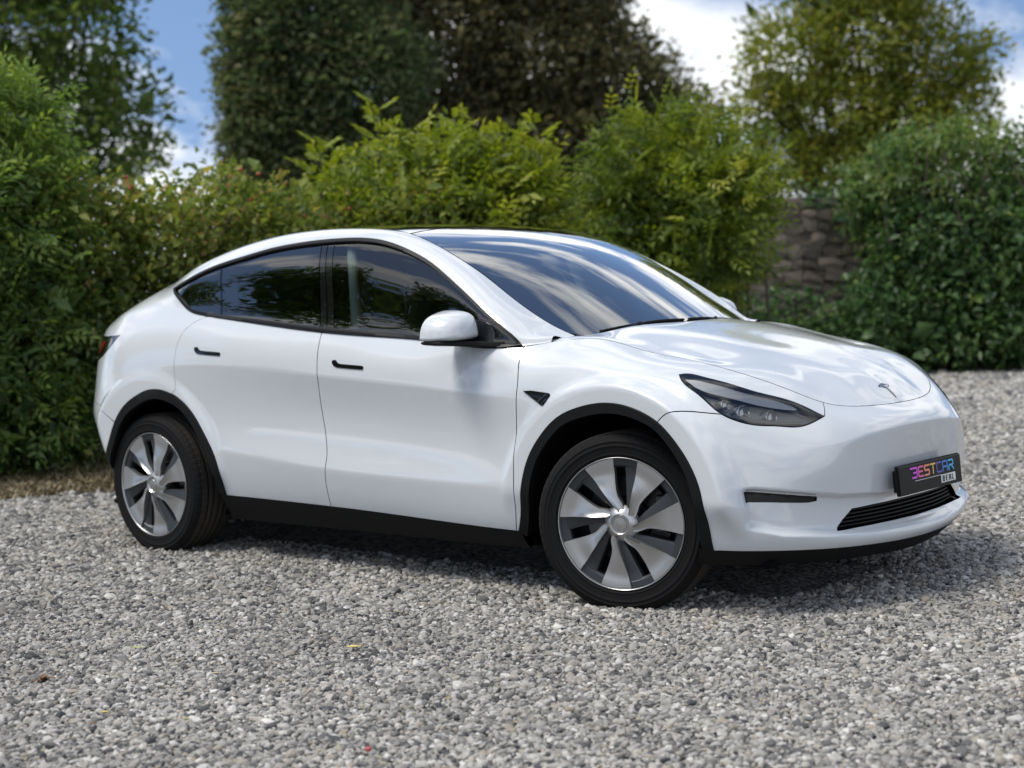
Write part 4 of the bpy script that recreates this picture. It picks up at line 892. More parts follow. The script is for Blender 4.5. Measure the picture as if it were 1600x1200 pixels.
oi = nt.nodes.new('ShaderNodeObjectInfo'); rp = nt.nodes.new('ShaderNodeValToRGB'); e = rp.color_ramp.elements; rp.color_ramp.interpolation = 'LINEAR'
e[0].position = 0; e[0].color = (.055, .058, .062, 1); e[1].position = 1; e[1].color = (.62, .60, .56, 1)
for p_, c in ((.10, (0.106, 0.106, 0.106)), (.28, (0.202, 0.195, 0.183)), (.50, (0.295, 0.283, 0.264)), (.70, (0.383, 0.368, 0.343)), (.80, (0.299, 0.260, 0.202)), (.85, (0.387, 0.370, 0.339)), (.95, (0.475, 0.462, 0.440))): q = e.new(p_); q.color = (*c, 1)
nt.links.new(oi.outputs['Random'], rp.inputs[0]); nz = nt.nodes.new('ShaderNodeTexNoise'); nz.inputs['Scale'].default_value = 2.2; nz.inputs['Detail'].default_value = 4; tc = nt.nodes.new('ShaderNodeTexCoord'); nt.links.new(tc.outputs['Object'], nz.inputs['Vector'])
mr = nt.nodes.new('ShaderNodeMapRange'); mr.inputs[3].default_value = .7; mr.inputs[4].default_value = 1.25; nt.links.new(nz.outputs[0], mr.inputs[0])
mm = nt.nodes.new('ShaderNodeMixRGB'); mm.blend_type = 'MULTIPLY'; mm.inputs[0].default_value = 1; nt.links.new(rp.outputs[0], mm.inputs[1]); nt.links.new(mr.outputs[0], mm.inputs[2]); nz2 = nt.nodes.new('ShaderNodeTexNoise'); nz2.inputs['Scale'].default_value = .9; nz2.inputs['Detail'].default_value = 3; nt.links.new(oi.outputs['Location'], nz2.inputs['Vector'])
mr2 = nt.nodes.new('ShaderNodeMapRange'); mr2.inputs[1].default_value = .3; mr2.inputs[2].default_value = .7; mr2.inputs[3].default_value = .80; mr2.inputs[4].default_value = 1.14; nt.links.new(nz2.outputs[0], mr2.inputs[0])
mm2 = nt.nodes.new('ShaderNodeMixRGB'); mm2.blend_type = 'MULTIPLY'; mm2.inputs[0].default_value = 1; nt.links.new(mm.outputs[0], mm2.inputs[1]); nt.links.new(mr2.outputs[0], mm2.inputs[2]); nt.links.new(mm2.outputs[0], b.inputs['Base Color'])
ng = bpy.data.node_groups.new('gravel_nodes', 'GeometryNodeTree'); ng.interface.new_socket('Geometry', in_out='INPUT', socket_type='NodeSocketGeometry'); ng.interface.new_socket('Geometry', in_out='OUTPUT', socket_type='NodeSocketGeometry')
N_ = ng.nodes.new; K = ng.links.new; gi = N_('NodeGroupInput'); go = N_('NodeGroupOutput'); jn = N_('GeometryNodeJoinGeometry')
for k in range(7):
    ic = N_('GeometryNodeMeshIcoSphere'); ic.inputs['Radius'].default_value = 1; ic.inputs['Subdivisions'].default_value = 3 if k < 4 else 2
    pos = N_('GeometryNodeInputPosition'); nx = N_('ShaderNodeTexNoise'); nx.noise_dimensions = '4D'; nx.inputs['Scale'].default_value = .62+.08*k; nx.inputs['Detail'].default_value = 1.2; nx.inputs['W'].default_value = k*7.3; K(pos.outputs[0], nx.inputs['Vector'])
    sb = N_('ShaderNodeVectorMath'); sb.operation = 'SUBTRACT'; sb.inputs[1].default_value = (.5, .5, .5); K(nx.outputs['Color'], sb.inputs[0])
    sm = N_('ShaderNodeVectorMath'); sm.operation = 'SCALE'; sm.inputs['Scale'].default_value = 1.7; K(sb.outputs[0], sm.inputs[0])
    ad = N_('ShaderNodeVectorMath'); ad.operation = 'ADD'; K(pos.outputs[0], ad.inputs[0]); K(sm.outputs[0], ad.inputs[1])
    ml = N_('ShaderNodeVectorMath'); ml.operation = 'MULTIPLY'; ml.inputs[1].default_value = [(1.25, .9, .62), (1.05, .95, .72), (1.4, .8, .55), (1, 1, .6), (1.2, .75, .75), (1.1, 1, .5), (1.3, .95, .8)][k]; K(ad.outputs[0], ml.inputs[0])
    st = N_('GeometryNodeSetPosition'); K(ic.outputs['Mesh'], st.inputs['Geometry']); K(ml.outputs[0], st.inputs['Position'])
    ss = N_('GeometryNodeSetShadeSmooth'); K(st.outputs[0], ss.inputs['Geometry']); ss.inputs['Shade Smooth'].default_value = k % 3 != 2
    sm2 = N_('GeometryNodeSetMaterial'); sm2.inputs['Material'].default_value = pmx; K(ss.outputs[0], sm2.inputs['Geometry'])
    g2 = N_('GeometryNodeGeometryToInstance'); K(sm2.outputs[0], g2.inputs[0]); K(g2.outputs[0], jn.inputs[0])
def nattr(nm, t='FLOAT'):
    a = N_('GeometryNodeInputNamedAttribute'); a.data_type = t; a.inputs['Name'].default_value = nm; return [o for o in a.outputs if o.enabled][0]
ip = N_('GeometryNodeInstanceOnPoints'); K(gi.outputs[0], ip.inputs['Points']); K(jn.outputs[0], ip.inputs['Instance']); ip.inputs['Pick Instance'].default_value = True
K(nattr('pick', 'INT'), ip.inputs['Instance Index']); cx = N_('ShaderNodeCombineXYZ'); K(nattr('rb'), cx.inputs[0]); K(nattr('rc'), cx.inputs[1]); K(nattr('ra'), cx.inputs[2])
er = N_('FunctionNodeEulerToRotation'); K(cx.outputs[0], er.inputs[0]); K(er.outputs[0], ip.inputs['Rotation']); cs = N_('ShaderNodeCombineXYZ'); ra_ = nattr('rad')
for i in range(3): K(ra_, cs.inputs[i])
K(cs.outputs[0], ip.inputs['Scale']); K(ip.outputs[0], go.inputs[0])
md = gravel.modifiers.new('pebbles', 'NODES'); md.node_group = ng
# ---------------------------------------------------------------- foliage
def leaf_mat(name, dark, light, trans=.35, rough=.5):
    m = bpy.data.materials.new(name); m.use_nodes = True; nt = m.node_tree; b = bsdf(m); out = nt.nodes['Material Output']
    at = nt.nodes.new('ShaderNodeAttribute'); at.attribute_name = 'tint'; rp = nt.nodes.new('ShaderNodeValToRGB'); e = rp.color_ramp.elements
    cs = [dark]+(light if isinstance(light, list) else [light]); e[0].color = (*cs[0], 1); e[1].color = (*cs[-1], 1)
    for i in range(1, len(cs)-1): q = e.new(i/(len(cs)-1)); q.color = (*cs[i], 1)
    nt.links.new(at.outputs['Fac'], rp.inputs[0]); nt.links.new(rp.outputs[0], b.inputs['Base Color']); b.inputs['Roughness'].default_value = rough; b.inputs['Specular IOR Level'].default_value = .35
    tr = nt.nodes.new('ShaderNodeBsdfTranslucent'); mxn = nt.nodes.new('ShaderNodeMixShader'); mxn.inputs[0].default_value = trans
    hs = nt.nodes.new('ShaderNodeHueSaturation'); hs.inputs['Saturation'].default_value = 1.15; hs.inputs['Value'].default_value = 1.35; nt.links.new(rp.outputs[0], hs.inputs['Color']); nt.links.new(hs.outputs[0], tr.inputs[0])
    nt.links.new(b.outputs[0], mxn.inputs[1]); nt.links.new(tr.outputs[0], mxn.inputs[2]); nt.links.new(mxn.outputs[0], out.inputs[0]); return m
def unit(v): return v/np.maximum(np.linalg.norm(v, axis=-1, keepdims=True), 1e-9)
def leaves(base, axis, nrm, L_, w, fold=.25, droop=.15):
    """leaf blades: 6 vertices, 4 triangles each, folded along the midrib"""
    n = len(base); axis = unit(axis); side = unit(np.cross(axis, nrm)); up = np.cross(side, axis); L_ = np.asarray(L_)[:, None]; w = np.asarray(w)[:, None]
    tip = base+axis*L_-up*L_*droop; mid = base+axis*L_*.48
    l = mid+side*w*.5+up*w*fold; r = mid-side*w*.5+up*w*fold
    V = np.stack([base, r, tip, l], 1).reshape(-1, 3); k = np.arange(n)*4
    F = np.concatenate([np.stack([k, k+1, k+2], 1), np.stack([k, k+2, k+3], 1)]); return V, F
def lobe_points(lobes, n, shell=.55, seed=0):
    r = np.random.default_rng(seed); lb = np.array([[*l[0], *l[1]] for l in lobes], float); wt = (lb[:, 3]*lb[:, 4]+lb[:, 4]*lb[:, 5]+lb[:, 3]*lb[:, 5]); wt /= wt.sum()
    k = r.choice(len(lb), n, p=wt); u = unit(r.normal(size=(n, 3))); f = (shell+(1-shell)*r.random(n)**.6)[:, None]
    return lb[k, :3]+u*f*lb[k, 3:], u
def foliage(lobes, nclump, per, leaf, ratio, spread, seed, shell=.6, up=.5, tintbias=.5, zlow=.03, comp=0, outw=.8, zt=None):
    """clumps of leaves spread through a crown's lobes -> verts, faces, tint"""
    r = np.random.default_rng(seed); C, u = lobe_points(lobes, nclump, shell, seed); ct = r.normal(0, .21, nclump)
    k = np.repeat(np.arange(nclump), per); n = len(k)
    P = C[k]+r.normal(size=(n, 3))*spread; ax = unit(u[k]*outw+r.normal(size=(n, 3))*.6+np.array([0, 0, up])); nr = unit(r.normal(size=(n, 3))*.7+np.array([0, 0, 1.])+u[k]*.4)
    if comp:                                              # pinnate leaf: pairs of leaflets along a stalk
        Ls = leaf*(2.6+r.random(n)); bs = []; axs = []; nrs = []; ll = []; tt = []; sd = unit(np.cross(ax, nr))
        base_t = np.clip(tintbias+ct[k]+r.normal(0, .10, n), 0, 1)
        for q in range(comp):
            f = .25+.75*q/(comp-1) if comp > 1 else 1
            for s in ((1, -1) if q < comp-1 else (0,)):
                bs.append(P+ax*(Ls*f)[:, None]-np.array([0, 0, 1])*(Ls*.18*f*f)[:, None]); axs.append(ax*(.55 if s else 1)+sd*s*.8-np.array([0, 0, .15])); nrs.append(nr); ll.append(leaf*(1.15-.35*abs(f-.55))*np.ones(n)*(.85+.3*r.random(n))); tt.append(base_t)
        P = np.concatenate(bs); ax = np.concatenate(axs); nr = np.concatenate(nrs); Ln = np.concatenate(ll); t = np.concatenate(tt)
    else:
        Ln = leaf*np.exp(r.normal(0, .36, n)); t = np.clip(tintbias+ct[k]+r.normal(0, .13, n), 0, 1)
    m = P[:, 2] > zlow; P, ax, nr, Ln, t = P[m], ax[m], nr[m], Ln[m], t[m]
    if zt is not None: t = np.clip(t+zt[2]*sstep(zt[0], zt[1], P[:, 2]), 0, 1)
    V, F = leaves(P, ax, nr, Ln, Ln*ratio); return V, F, np.repeat(t, 4)
def merge(parts):
    V = []; F = []; T_ = []; k = 0
    for v, f, t in parts: V.append(v); F.append(f+k); T_.append(t); k += len(v)
    return np.concatenate(V), np.concatenate(F), np.concatenate(T_)
bark = mat('bark', (.055, .045, .036), .9); noise_bump(bark, 18, .8, .03, 6); twig = mat('twig_bark', (.075, .058, .042), .85)
def limbs(base, lobes, r0, seed, n_extra=2, split=.45):
    rr = random.Random(seed); m = MB(); bz = Vector(base); top = Vector(np.mean([l[0] for l in lobes], 0)); 
    p = [bz, bz.lerp(top, .3)+Vector((rr.uniform(-.1, .1), rr.uniform(-.1, .1), 0)), bz.lerp(top, .65)+Vector((rr.uniform(-.2, .2), rr.uniform(-.2, .2), 0)), top+Vector((0, 0, .3))]
    m.tube(p, [r0*1.25, r0, r0*.7, r0*.25], 10)
    for l in lobes:
        c = Vector(l[0])
        for q in range(1+n_extra):
            a = bz.lerp(top, rr.uniform(split, .85)); e_ = c+Vector((rr.uniform(-.6, .6)*l[1][0], rr.uniform(-.6, .6)*l[1][1], rr.uniform(-.3, .7)*l[1][2])); md_ = a.lerp(e_, .5)+Vector((rr.uniform(-.2, .2), rr.uniform(-.2, .2), -.15*(e_-a).length))
            m.tube([a, md_, e_], [r0*.38, r0*.22, r0*.06], 6)
    return m
def plant(name, label, cat, base, fol, m, lobes=None, r0=0., seed=0, group=None, stems=None, crown='crown', stemname='trunk'):
    root = tag(empty(name, base), label, cat, group); b = np.array(base, float); V, F, t = fol
    o = fast_mesh(crown, V-b, F, m, root, {'tint': t})
    if lobes is not None and r0 > 0:
        mb = limbs(base, lobes, r0, seed)
    else: mb = stems
    if mb is not None:
        mb.V = [tuple(Vector(v)-Vector(base)) for v in mb.V]; mb.build(stemname, bark if r0 > .05 else twig, root, autosmooth=60)
    return root
def lob(X, Y, d, rx, ry, rz): return (px(X, Y, d), (rx, ry, rz))
g_ash = leaf_mat('ash_leaves', (0.041, 0.069, 0.017), [(0.105, 0.155, 0.028), (0.211, 0.265, 0.041), (0.364, 0.379, 0.069)], .4)
g_dark = leaf_mat('dark_leaves', (0.044, 0.070, 0.034), [(0.087, 0.127, 0.053), (0.154, 0.179, 0.074), (0.218, 0.196, 0.099)], 0.42)
g_brown = leaf_mat('copper_leaves', (0.052, 0.056, 0.032), [(0.110, 0.112, 0.056), (0.172, 0.161, 0.072), (0.242, 0.201, 0.091)], 0.42)
g_left = leaf_mat('left_tree_leaves', (0.049, 0.081, 0.029), [(0.106, 0.171, 0.045), (0.179, 0.244, 0.059), (0.276, 0.325, 0.081)], 0.45)
g_yel = leaf_mat('yellowing_leaves', (0.079, 0.105, 0.021), [(0.164, 0.204, 0.034), (0.263, 0.283, 0.048), (0.380, 0.329, 0.066)], .4)
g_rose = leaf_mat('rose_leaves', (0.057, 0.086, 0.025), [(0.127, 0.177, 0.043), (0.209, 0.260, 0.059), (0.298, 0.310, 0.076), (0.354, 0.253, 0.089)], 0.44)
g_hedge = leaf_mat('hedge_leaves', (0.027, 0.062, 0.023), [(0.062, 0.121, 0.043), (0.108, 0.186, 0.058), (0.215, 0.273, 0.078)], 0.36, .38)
g_weed = leaf_mat('weed_leaves', (0.039, 0.058, 0.019), [(0.091, 0.130, 0.033), (0.169, 0.156, 0.052), (0.260, 0.195, 0.091)], .3)
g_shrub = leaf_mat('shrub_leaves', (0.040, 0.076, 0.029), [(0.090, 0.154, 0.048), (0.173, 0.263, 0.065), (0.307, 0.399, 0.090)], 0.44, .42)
# --- big shrub at the left edge
Lb = [lob(-70,640,12.0,.75,.5,.40), lob(10,625,12.1,.5,.5,.40), lob(-20,520,12.0,.62,.6,.6), lob(-90,420,11.9,.7,.7,.7), lob(-5,360,12.0,.52,.6,.6), lob(-50,240,12.0,.5,.6,.55), lob(40,300,12.1,.26,.4,.40), lob(35,500,12.2,.42,.5,.6), lob(50,630,12.3,.40,.4,.35), lob(-160,330,12.0,.8,.8,1.3), lob(-180,600,12.1,.8,.6,.6), lob(-70,160,12.1,.35,.4,.4), lob(45,190,12.2,.12,.15,.25)]
base = tuple(gpt(-10, 728)); base = (base[0], base[1], 0)
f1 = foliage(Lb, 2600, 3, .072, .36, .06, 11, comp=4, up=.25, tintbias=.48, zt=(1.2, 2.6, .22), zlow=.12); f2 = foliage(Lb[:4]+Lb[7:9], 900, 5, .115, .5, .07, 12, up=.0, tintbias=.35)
m = MB(); rr = random.Random(5)
for q in range(14): x = rr.uniform(-.7, .7); y = rr.uniform(-.4, .4); m.tube([(base[0]+x*.5, base[1]+y, 0), (base[0]+x*.8, base[1]+y, 1.2), (base[0]+x, base[1]+y*1.2, 2.3+rr.random()*.4)], [.022, .016, .005], 6)
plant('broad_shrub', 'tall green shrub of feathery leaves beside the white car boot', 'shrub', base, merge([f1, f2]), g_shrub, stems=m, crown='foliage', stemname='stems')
# --- rose hedge behind the car
def hedge_lobes(a, b, d0, d1, top, bot, k, rx, ry, rz, seed):
    r = random.Random(seed); out = []
    for i in range(k):
        t = i/(k-1); X = a+(b-a)*t; d = d0+(d1-d0)*t
        for z in np.linspace(bot, top-rz*.8, 3): c = px(X, 500, d); out.append(((c[0]+r.uniform(-.15, .15), c[1]+r.uniform(-.15, .15), z+r.uniform(-.1, .12)), (rx*r.uniform(.85, 1.2), ry, rz*r.uniform(.85, 1.15))))
    return out
Hl = hedge_lobes(60, 640, 12.4, 13.6, 2.0, .45, 7, .52, .45, .48, 3)
hb = px(330, 500, 12.6); base = (hb[0], hb[1], 0)
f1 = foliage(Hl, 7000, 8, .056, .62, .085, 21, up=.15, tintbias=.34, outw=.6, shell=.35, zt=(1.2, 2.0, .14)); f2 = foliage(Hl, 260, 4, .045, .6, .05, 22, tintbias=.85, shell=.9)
m = MB(); rr = random.Random(9)
for q in range(46):
    l = rr.choice(Hl); c = Vector(l[0]); m.tube([(c[0]+rr.uniform(-.2, .2), c[1]+rr.uniform(-.2, .2), 0), (c[0]+rr.uniform(-.3, .3), c[1]+rr.uniform(-.3, .3), .9), (c[0]+rr.uniform(-.5, .5), c[1]+rr.uniform(-.3, .3), 1.5+.4*rr.random())], [.012, .010, .004], 5)
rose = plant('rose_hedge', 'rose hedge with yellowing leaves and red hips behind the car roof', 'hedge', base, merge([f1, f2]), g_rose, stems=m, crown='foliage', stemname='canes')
hipm = MB(); hipm.lathe([(.0001, -.016), (.010, -.013), (.015, -.003), (.014, .006), (.008, .014), (.005, .019), (.0001, .019)], 10, 'z')
hip0 = hipm.build('rose_hip', mat('rose_hip_red', (.32, .045, .025), .3), rose, smooth=True); hp_ = [(595/3,830/3),(610/3,885/3),(640/3,905/3),(1070/3,868/3),(1130/3,795/3),(1172/3,938/3),(347/3,957/3),(497/3,1050/3),(1115/3,1030/3),(680/3,1105/3),(845/3,1040/3),(377,264),(447,286),(476,338),(510,340),(452,312),(404,272),(545,326),(360,276),(206,292),(300,330),(250,345)]
for i, (X, Y) in enumerate(hp_):
    o = hip0 if i == 0 else hip0.copy()
    if i: COL.objects.link(o)
    d = np.interp(X, [60, 640], [12.4, 13.6])-.42; q = px(X, Y, d); o.location = (q[0]-base[0], q[1]-base[1], q[2]); o.scale = [.9*random.uniform(.8, 1.25)]*3; o.rotation_euler = (random.uniform(-1, 1), random.uniform(-1, 1), 0)
# --- bright sapling clumps
def sapling(name, label, Xs, tops, d, seed, leaf, lobes, nclump, per, m_, comp=4, tint=.62, group=None):
    rr = random.Random(seed); b = px(sum(Xs)/len(Xs), 500, d); base = (b[0], b[1], 0); st = MB(); parts = []
    for X, Y in zip(Xs, tops):
        dd = d+rr.uniform(-.5, .5); t = px(X, Y, dd); r = np.random.default_rng(rr.randrange(10**6)); x0 = (t[0]+rr.uniform(-.25, .25), t[1]+rr.uniform(-.2, .2), 0); h = t[2]
        pl = [x0, (x0[0]*.6+t[0]*.4, x0[1]*.6+t[1]*.4, h*.55), tuple(t)]; st.tube(pl, [.020, .014, .004], 6)
        nn = 26; f = np.linspace(.48, 1.0, nn); P = np.array(pl[1])+(np.array(pl[2])-np.array(pl[1]))*((f-.48)/.52)[:, None]; P[:, 2] = h*f
        ang = np.arange(nn)*2.4+rr.random()*6; out = np.stack([np.cos(ang), np.sin(ang), .55+.9*(f-.48)], 1); Ls = leaf*(3.6-1.6*(f-.48)/.52)
        bs = []; ax = []; nr = []; ll = []; tt = []
        od = unit(out); sd = unit(np.cross(od, np.array([0, 0, 1.]))); nv = np.cross(sd, od)
        for q in range(5):
            fq = .3+.7*q/4
            for s in ((1, -1) if q < 4 else (0,)):
                bs.append(P+od*(Ls*fq)[:, None]-np.array([0, 0, .22])*(Ls*fq*fq)[:, None]); ax.append(od*(.6 if s else 1)+sd*s*.75-np.array([0, 0, .12])); nr.append(nv); ll.append(np.full(nn, leaf)*(.9+.3*r.random(nn))); tt.append(np.clip(tint+.12+.16*(f-.5)+r.normal(0, .08, nn), 0, 1))
        ll = np.concatenate(ll); V, F = leaves(np.concatenate(bs), np.concatenate(ax), np.concatenate(nr), ll, ll*.36); parts.append((V, F, np.repeat(np.concatenate(tt), 4)))
    parts.append(foliage(lobes, nclump, per, leaf, .36, .10, seed+3, comp=comp, up=.45, tintbias=tint, zt=(1.2, 2.7, .12), shell=.5))
    return plant(name, label, 'bush', base, merge(parts), m_, stems=st, group=group, crown='foliage', stemname='stems')
S1 = [lob(570,340,13.8,.32,.4,.35), lob(680,315,14,.45,.5,.45), lob(780,315,14,.36,.45,.45), lob(640,360,13.6,.6,.4,.4), lob(815,345,13.9,.22,.4,.40), lob(740,370,13.8,.6,.4,.5), lob(740,440,13.9,.8,.4,.5), lob(600,440,13.7,.6,.4,.5)]
sapling('ash_bush', 'bright yellow-green ash saplings standing above the car roof', [500,525,560,588,592,640,655,700,715,735,770,785,835,835,850,620,810,545,680,755], [v_+38 for v_ in (190,200,205,128,175,172,190,168,152,190,180,176,162,195,225,200,205,240,185,200)], 14, 31, .092, S1, 720, 3, g_ash, tint=.55)
S2 = [lob(985,265,16.8,.26,.4,.40), lob(1050,240,17,.50,.5,.40), lob(1125,265,17,.38,.5,.38), lob(1010,330,16.8,.5,.5,.5), lob(1110,330,16.6,.55,.5,.5), lob(1160,305,16.8,.18,.4,.30), lob(1105,400,16.6,.28,.4,.42), lob(1060,410,16.8,.5,.5,.5), lob(960,400,16.9,.4,.5,.6)]
sapling('ash_bush', 'rounded green ash bush spilling over the old stone wall', [950,975,1005,1040,1065,1090,1130,1150,1170,1180,1110,1140], [v_+42 for v_ in (205,185,205,198,202,192,212,206,225,250,215,220)], 17, 47, .088, S2, 900, 3, g_ash, tint=.40)
# --- old stone wall
wa = np.array(rd(1.9, 20.6)); wb_ = np.array(rd(8.6, 21.6)); wd = unit((wb_-wa)[None])[0]; wl = np.linalg.norm(wb_-wa); wz = math.atan2(wd[1], wd[0])
wall = tag(empty('stone_wall', tuple((wa+wb_)/2), wz), 'old grey rubble stone wall half hidden between bush and hedge', 'wall')
wm = mat('wall_mortar', (.15, .125, .10), .95); noise_bump(wm, 30, .8, .02, 5); WH = 2.08
MB().box((0, .16, WH/2), (wl, .34, WH)).build('wall_core', wm, wall)
sm_ = []
for k, c in enumerate([(.20, .165, .13), (.14, .115, .092), (.24, .20, .16), (.11, .095, .08)]):
    q = mat('wall_stone_%d' % k, c, .93); noise_bump(q, 40, .7, .01, 5); sm_.append(q)
stm = []
for k in range(8):
    bm = bmesh.new(); bmesh.ops.create_cube(bm, size=1); bmesh.ops.subdivide_edges(bm, edges=bm.edges, cuts=1, use_grid_fill=True); r = random.Random(k)
    for v in bm.verts:
        f = 1-.07*(sum(abs(c) > .4 for c in v.co)-1); v.co = Vector((v.co.x*f+r.uniform(-.10, .10), v.co.y*f+r.uniform(-.12, .12), v.co.z*f+r.uniform(-.12, .12)))
    me = bpy.data.meshes.new('stone'); bm.to_mesh(me); bm.free(); me.materials.append(sm_[k % 4]); stm.append(me)
z = .10; rr = random.Random(4)
x_lo, x_hi = -2.9, -.4
while z < WH-.08:
    h = rr.uniform(.10, .17); x = x_lo+rr.uniform(-.1, .1)
    while x < x_hi:
        w = rr.uniform(.13, .36); o = bpy.data.objects.new('stone', rr.choice(stm)); COL.objects.link(o); o.parent = wall; o.location = (x+w/2, -.01+rr.uniform(-.012, .012), z+h/2+rr.uniform(-.02, .02)); o.scale = (w*1.04, .11, h*1.04); o.rotation_euler = (0, rr.uniform(-.12, .12), 0); x += w
    z += h
x = x_lo-.3
while x < x_hi+.3:
    w = rr.uniform(.35, .55); o = bpy.data.objects.new('coping_stone', rr.choice(stm)); COL.objects.link(o); o.parent = wall; o.location = (x+w/2, .16, WH+.03+rr.uniform(-.02, .02)); o.scale = (w*1.05, .40, .12); o.rotation_euler = (0, rr.uniform(-.06, .06), 0); x += w
# --- right-hand hedge over the wall
Rl = [lob(1385,330,20.2,.30,.4,.45), lob(1410,290,20.2,.50,.5,.5), lob(1480,285,20.2,.75,.5,.55), lob(1590,290,20.2,.7,.5,.6), lob(1690,310,20.3,.8,.6,.8), lob(1445,390,19.8,.60,.5,.6), lob(1510,400,19.7,.85,.5,.65), lob(1620,400,19.7,.9,.6,.8), lob(1450,480,19.7,.65,.5,.55), lob(1540,490,19.5,.8,.5,.55), lob(1650,490,19.5,.9,.6,.7), lob(1395,440,19.9,.28,.4,.45), lob(1480,530,19.5,.9,.45,.25), lob(1600,530,19.4,.9,.45,.25), lob(1380,525,19.7,.6,.4,.25)]
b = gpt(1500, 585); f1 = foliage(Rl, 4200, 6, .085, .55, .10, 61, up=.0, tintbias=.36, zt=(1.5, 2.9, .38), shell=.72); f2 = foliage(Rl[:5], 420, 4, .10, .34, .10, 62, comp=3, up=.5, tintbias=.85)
m = MB(); rr = random.Random(15)
for q in range(24):
    c = Vector(rr.choice(Rl)[0]); m.tube([(c[0]+rr.uniform(-.3, .3), c[1]+rr.uniform(-.2, .2), 0), (c[0]+rr.uniform(-.3, .3), c[1]+rr.uniform(-.2, .2), 1.4), (c[0]+rr.uniform(-.4, .4), c[1]+rr.uniform(-.2, .2), 2.6)], [.03, .02, .006], 6)
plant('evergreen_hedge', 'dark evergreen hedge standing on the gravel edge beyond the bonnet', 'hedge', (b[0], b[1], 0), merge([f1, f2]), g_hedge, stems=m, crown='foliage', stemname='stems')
Sk = [lob(X, 520, 19.6-.002*abs(X-1300), .55, .4, .35) for X in range(1010, 1400, 60)]; Sk = [((c[0], c[1], .32), r_) for c, r_ in Sk]+[((c[0], c[1], .72), (.45, .35, .3)) for c, r_ in Sk[::2]]
Sk += [lob(1345,330,20.2,.16,.2,.22), lob(1300,306,20.4,.3,.2,.06), lob(1350,450,20.0,.2,.25,.2)]
b = Sk[4][0]; plant('ivy_bank', 'low bank of dark ivy at the foot of the stone wall', 'ivy', (b[0], b[1], 0), foliage(Sk, 1500, 6, .075, .7, .08, 71, up=.1, tintbias=.35, shell=.75), g_hedge, stems=None, crown='foliage')
# --- weeds and dry litter along the hedge foot at the left
def strip_weeds(name, label, X0, X1, Y0, Y1, n, leaf, m_, seed, tint, h):
    r = np.random.default_rng(seed); X = r.uniform(X0, X1, n); Y = r.uniform(Y0, Y1, n); P = np.array([gpt(a, b_-np.interp(a, [-420, 0, 170], [0, 0, 14])) for a, b_ in zip(X, Y)]); P[:, 2] = .018+r.uniform(.0, h, n)*r.random(n)
    ax = unit(r.normal(size=(n, 3))*np.array([1, 1, .5])+np.array([0, 0, .5])); Ln = leaf*np.exp(r.normal(0, .3, n)); V, F = leaves(P, ax, unit(r.normal(size=(n, 3))+np.array([0, 0, 1.])), Ln, Ln*.4); t = np.clip(tint+r.normal(0, .2, n), 0, 1)
    o = fast_mesh(name, V, F, m_, None, {'tint': np.repeat(t, 4)}); return tag(o, label, 'weeds', kind='stuff')
strip_weeds('weeds', 'strip of low green weeds along the foot of the shrub', -420, 190, 712, 762, 3600, .055, g_weed, 81, .36, .16)
strip_weeds('leaf_litter', 'dry brown leaf litter along the gravel edge under the shrub', -420, 200, 742, 788, 14000, .042, leaf_mat('dry_leaves', (.10, .08, .045), [(.20, .16, .09), (.32, .26, .15)], .1), 82, .5, .03)
# --- trees beyond
def tree(name, label, lobes, m_, seed, nclump, per, leaf, spread, r0, tint, zt=None, shell=.55, comp=0, ratio=.5, group='trees beyond the hedges', up=.2, base=None):
    c = np.mean([l[0] for l in lobes], 0) if base is None else base; b = (c[0], c[1], 0)
    return plant(name, label, 'tree', b, foliage(lobes, nclump, per, leaf, ratio, spread, seed, shell=shell, up=up, tintbias=tint, comp=comp, zt=zt), m_, lobes, r0, seed, group)
T1 = [lob(60,40,30,1.3,1.2,1.1), lob(150,60,30,1.1,1.2,1.2), lob(225,160,30,.65,.8,.9), lob(120,170,30,1.2,1.2,.9), lob(200,230,30,.9,.9,.7), lob(-60,100,30,1.5,1.4,1.6), lob(60,-110,30,1.9,1.8,1.5), lob(165,-80,30,1.1,1.4,1.2), lob(20,215,30,.9,1.1,.7), lob(240,235,30,.40,.5,.4), lob(-180,-20,30,1.6,1.5,1.8)]
T1 = [(tuple(np.array(c_)-_r2*.40), r_) for c_, r_ in T1]
tree('lime_tree', 'mid-green broadleaf tree with sky between its branches, above the shrub', T1, g_left, 101, 2500, 9, .14, .17, .20, .45)
T2 = [lob(470,30,34,1.5,1.4,1.6), lob(440,180,34,1.1,1.2,1.3), lob(560,120,34,1.4,1.4,1.4), lob(430,290,34,1.0,1.1,.9), lob(540,270,34,1.3,1.2,1.1), lob(480,-130,34,1.5,1.5,1.5), lob(400,100,34,.6,.8,1.1), lob(400,230,34,.50,.7,.9), lob(410,-40,34,.75,.9,1.1)]
tree('yew_tree', 'dense dark tree with an ivy-clad upright edge against the sky', T2, g_dark, 111, 8000, 10, .125, .18, .30, .45, shell=.5)
T3 = [lob(700,60,37,1.9,1.6,1.8), lob(840,80,37,1.8,1.6,1.6), lob(960,120,37,1.3,1.3,1.0), lob(1050,190,37,1.0,1.1,.75), lob(720,220,37,1.8,1.5,1.3), lob(880,230,37,1.8,1.5,1.1), lob(1010,270,37,1.4,1.3,.8), lob(780,-100,37,2.2,2.0,1.7), lob(620,-60,37,1.6,1.6,1.6), lob(900,0,37,1.1,1.1,.9), lob(940,330,37,2.0,1.4,.9), lob(1090,300,37,.8,.9,.6), lob(700,340,37,2.0,1.4,.9)]
tree('copper_beech', 'wide dark bronze-green tree rising behind the bright saplings', T3, g_brown, 121, 8500, 10, .145, .22, .35, .45, shell=.45)
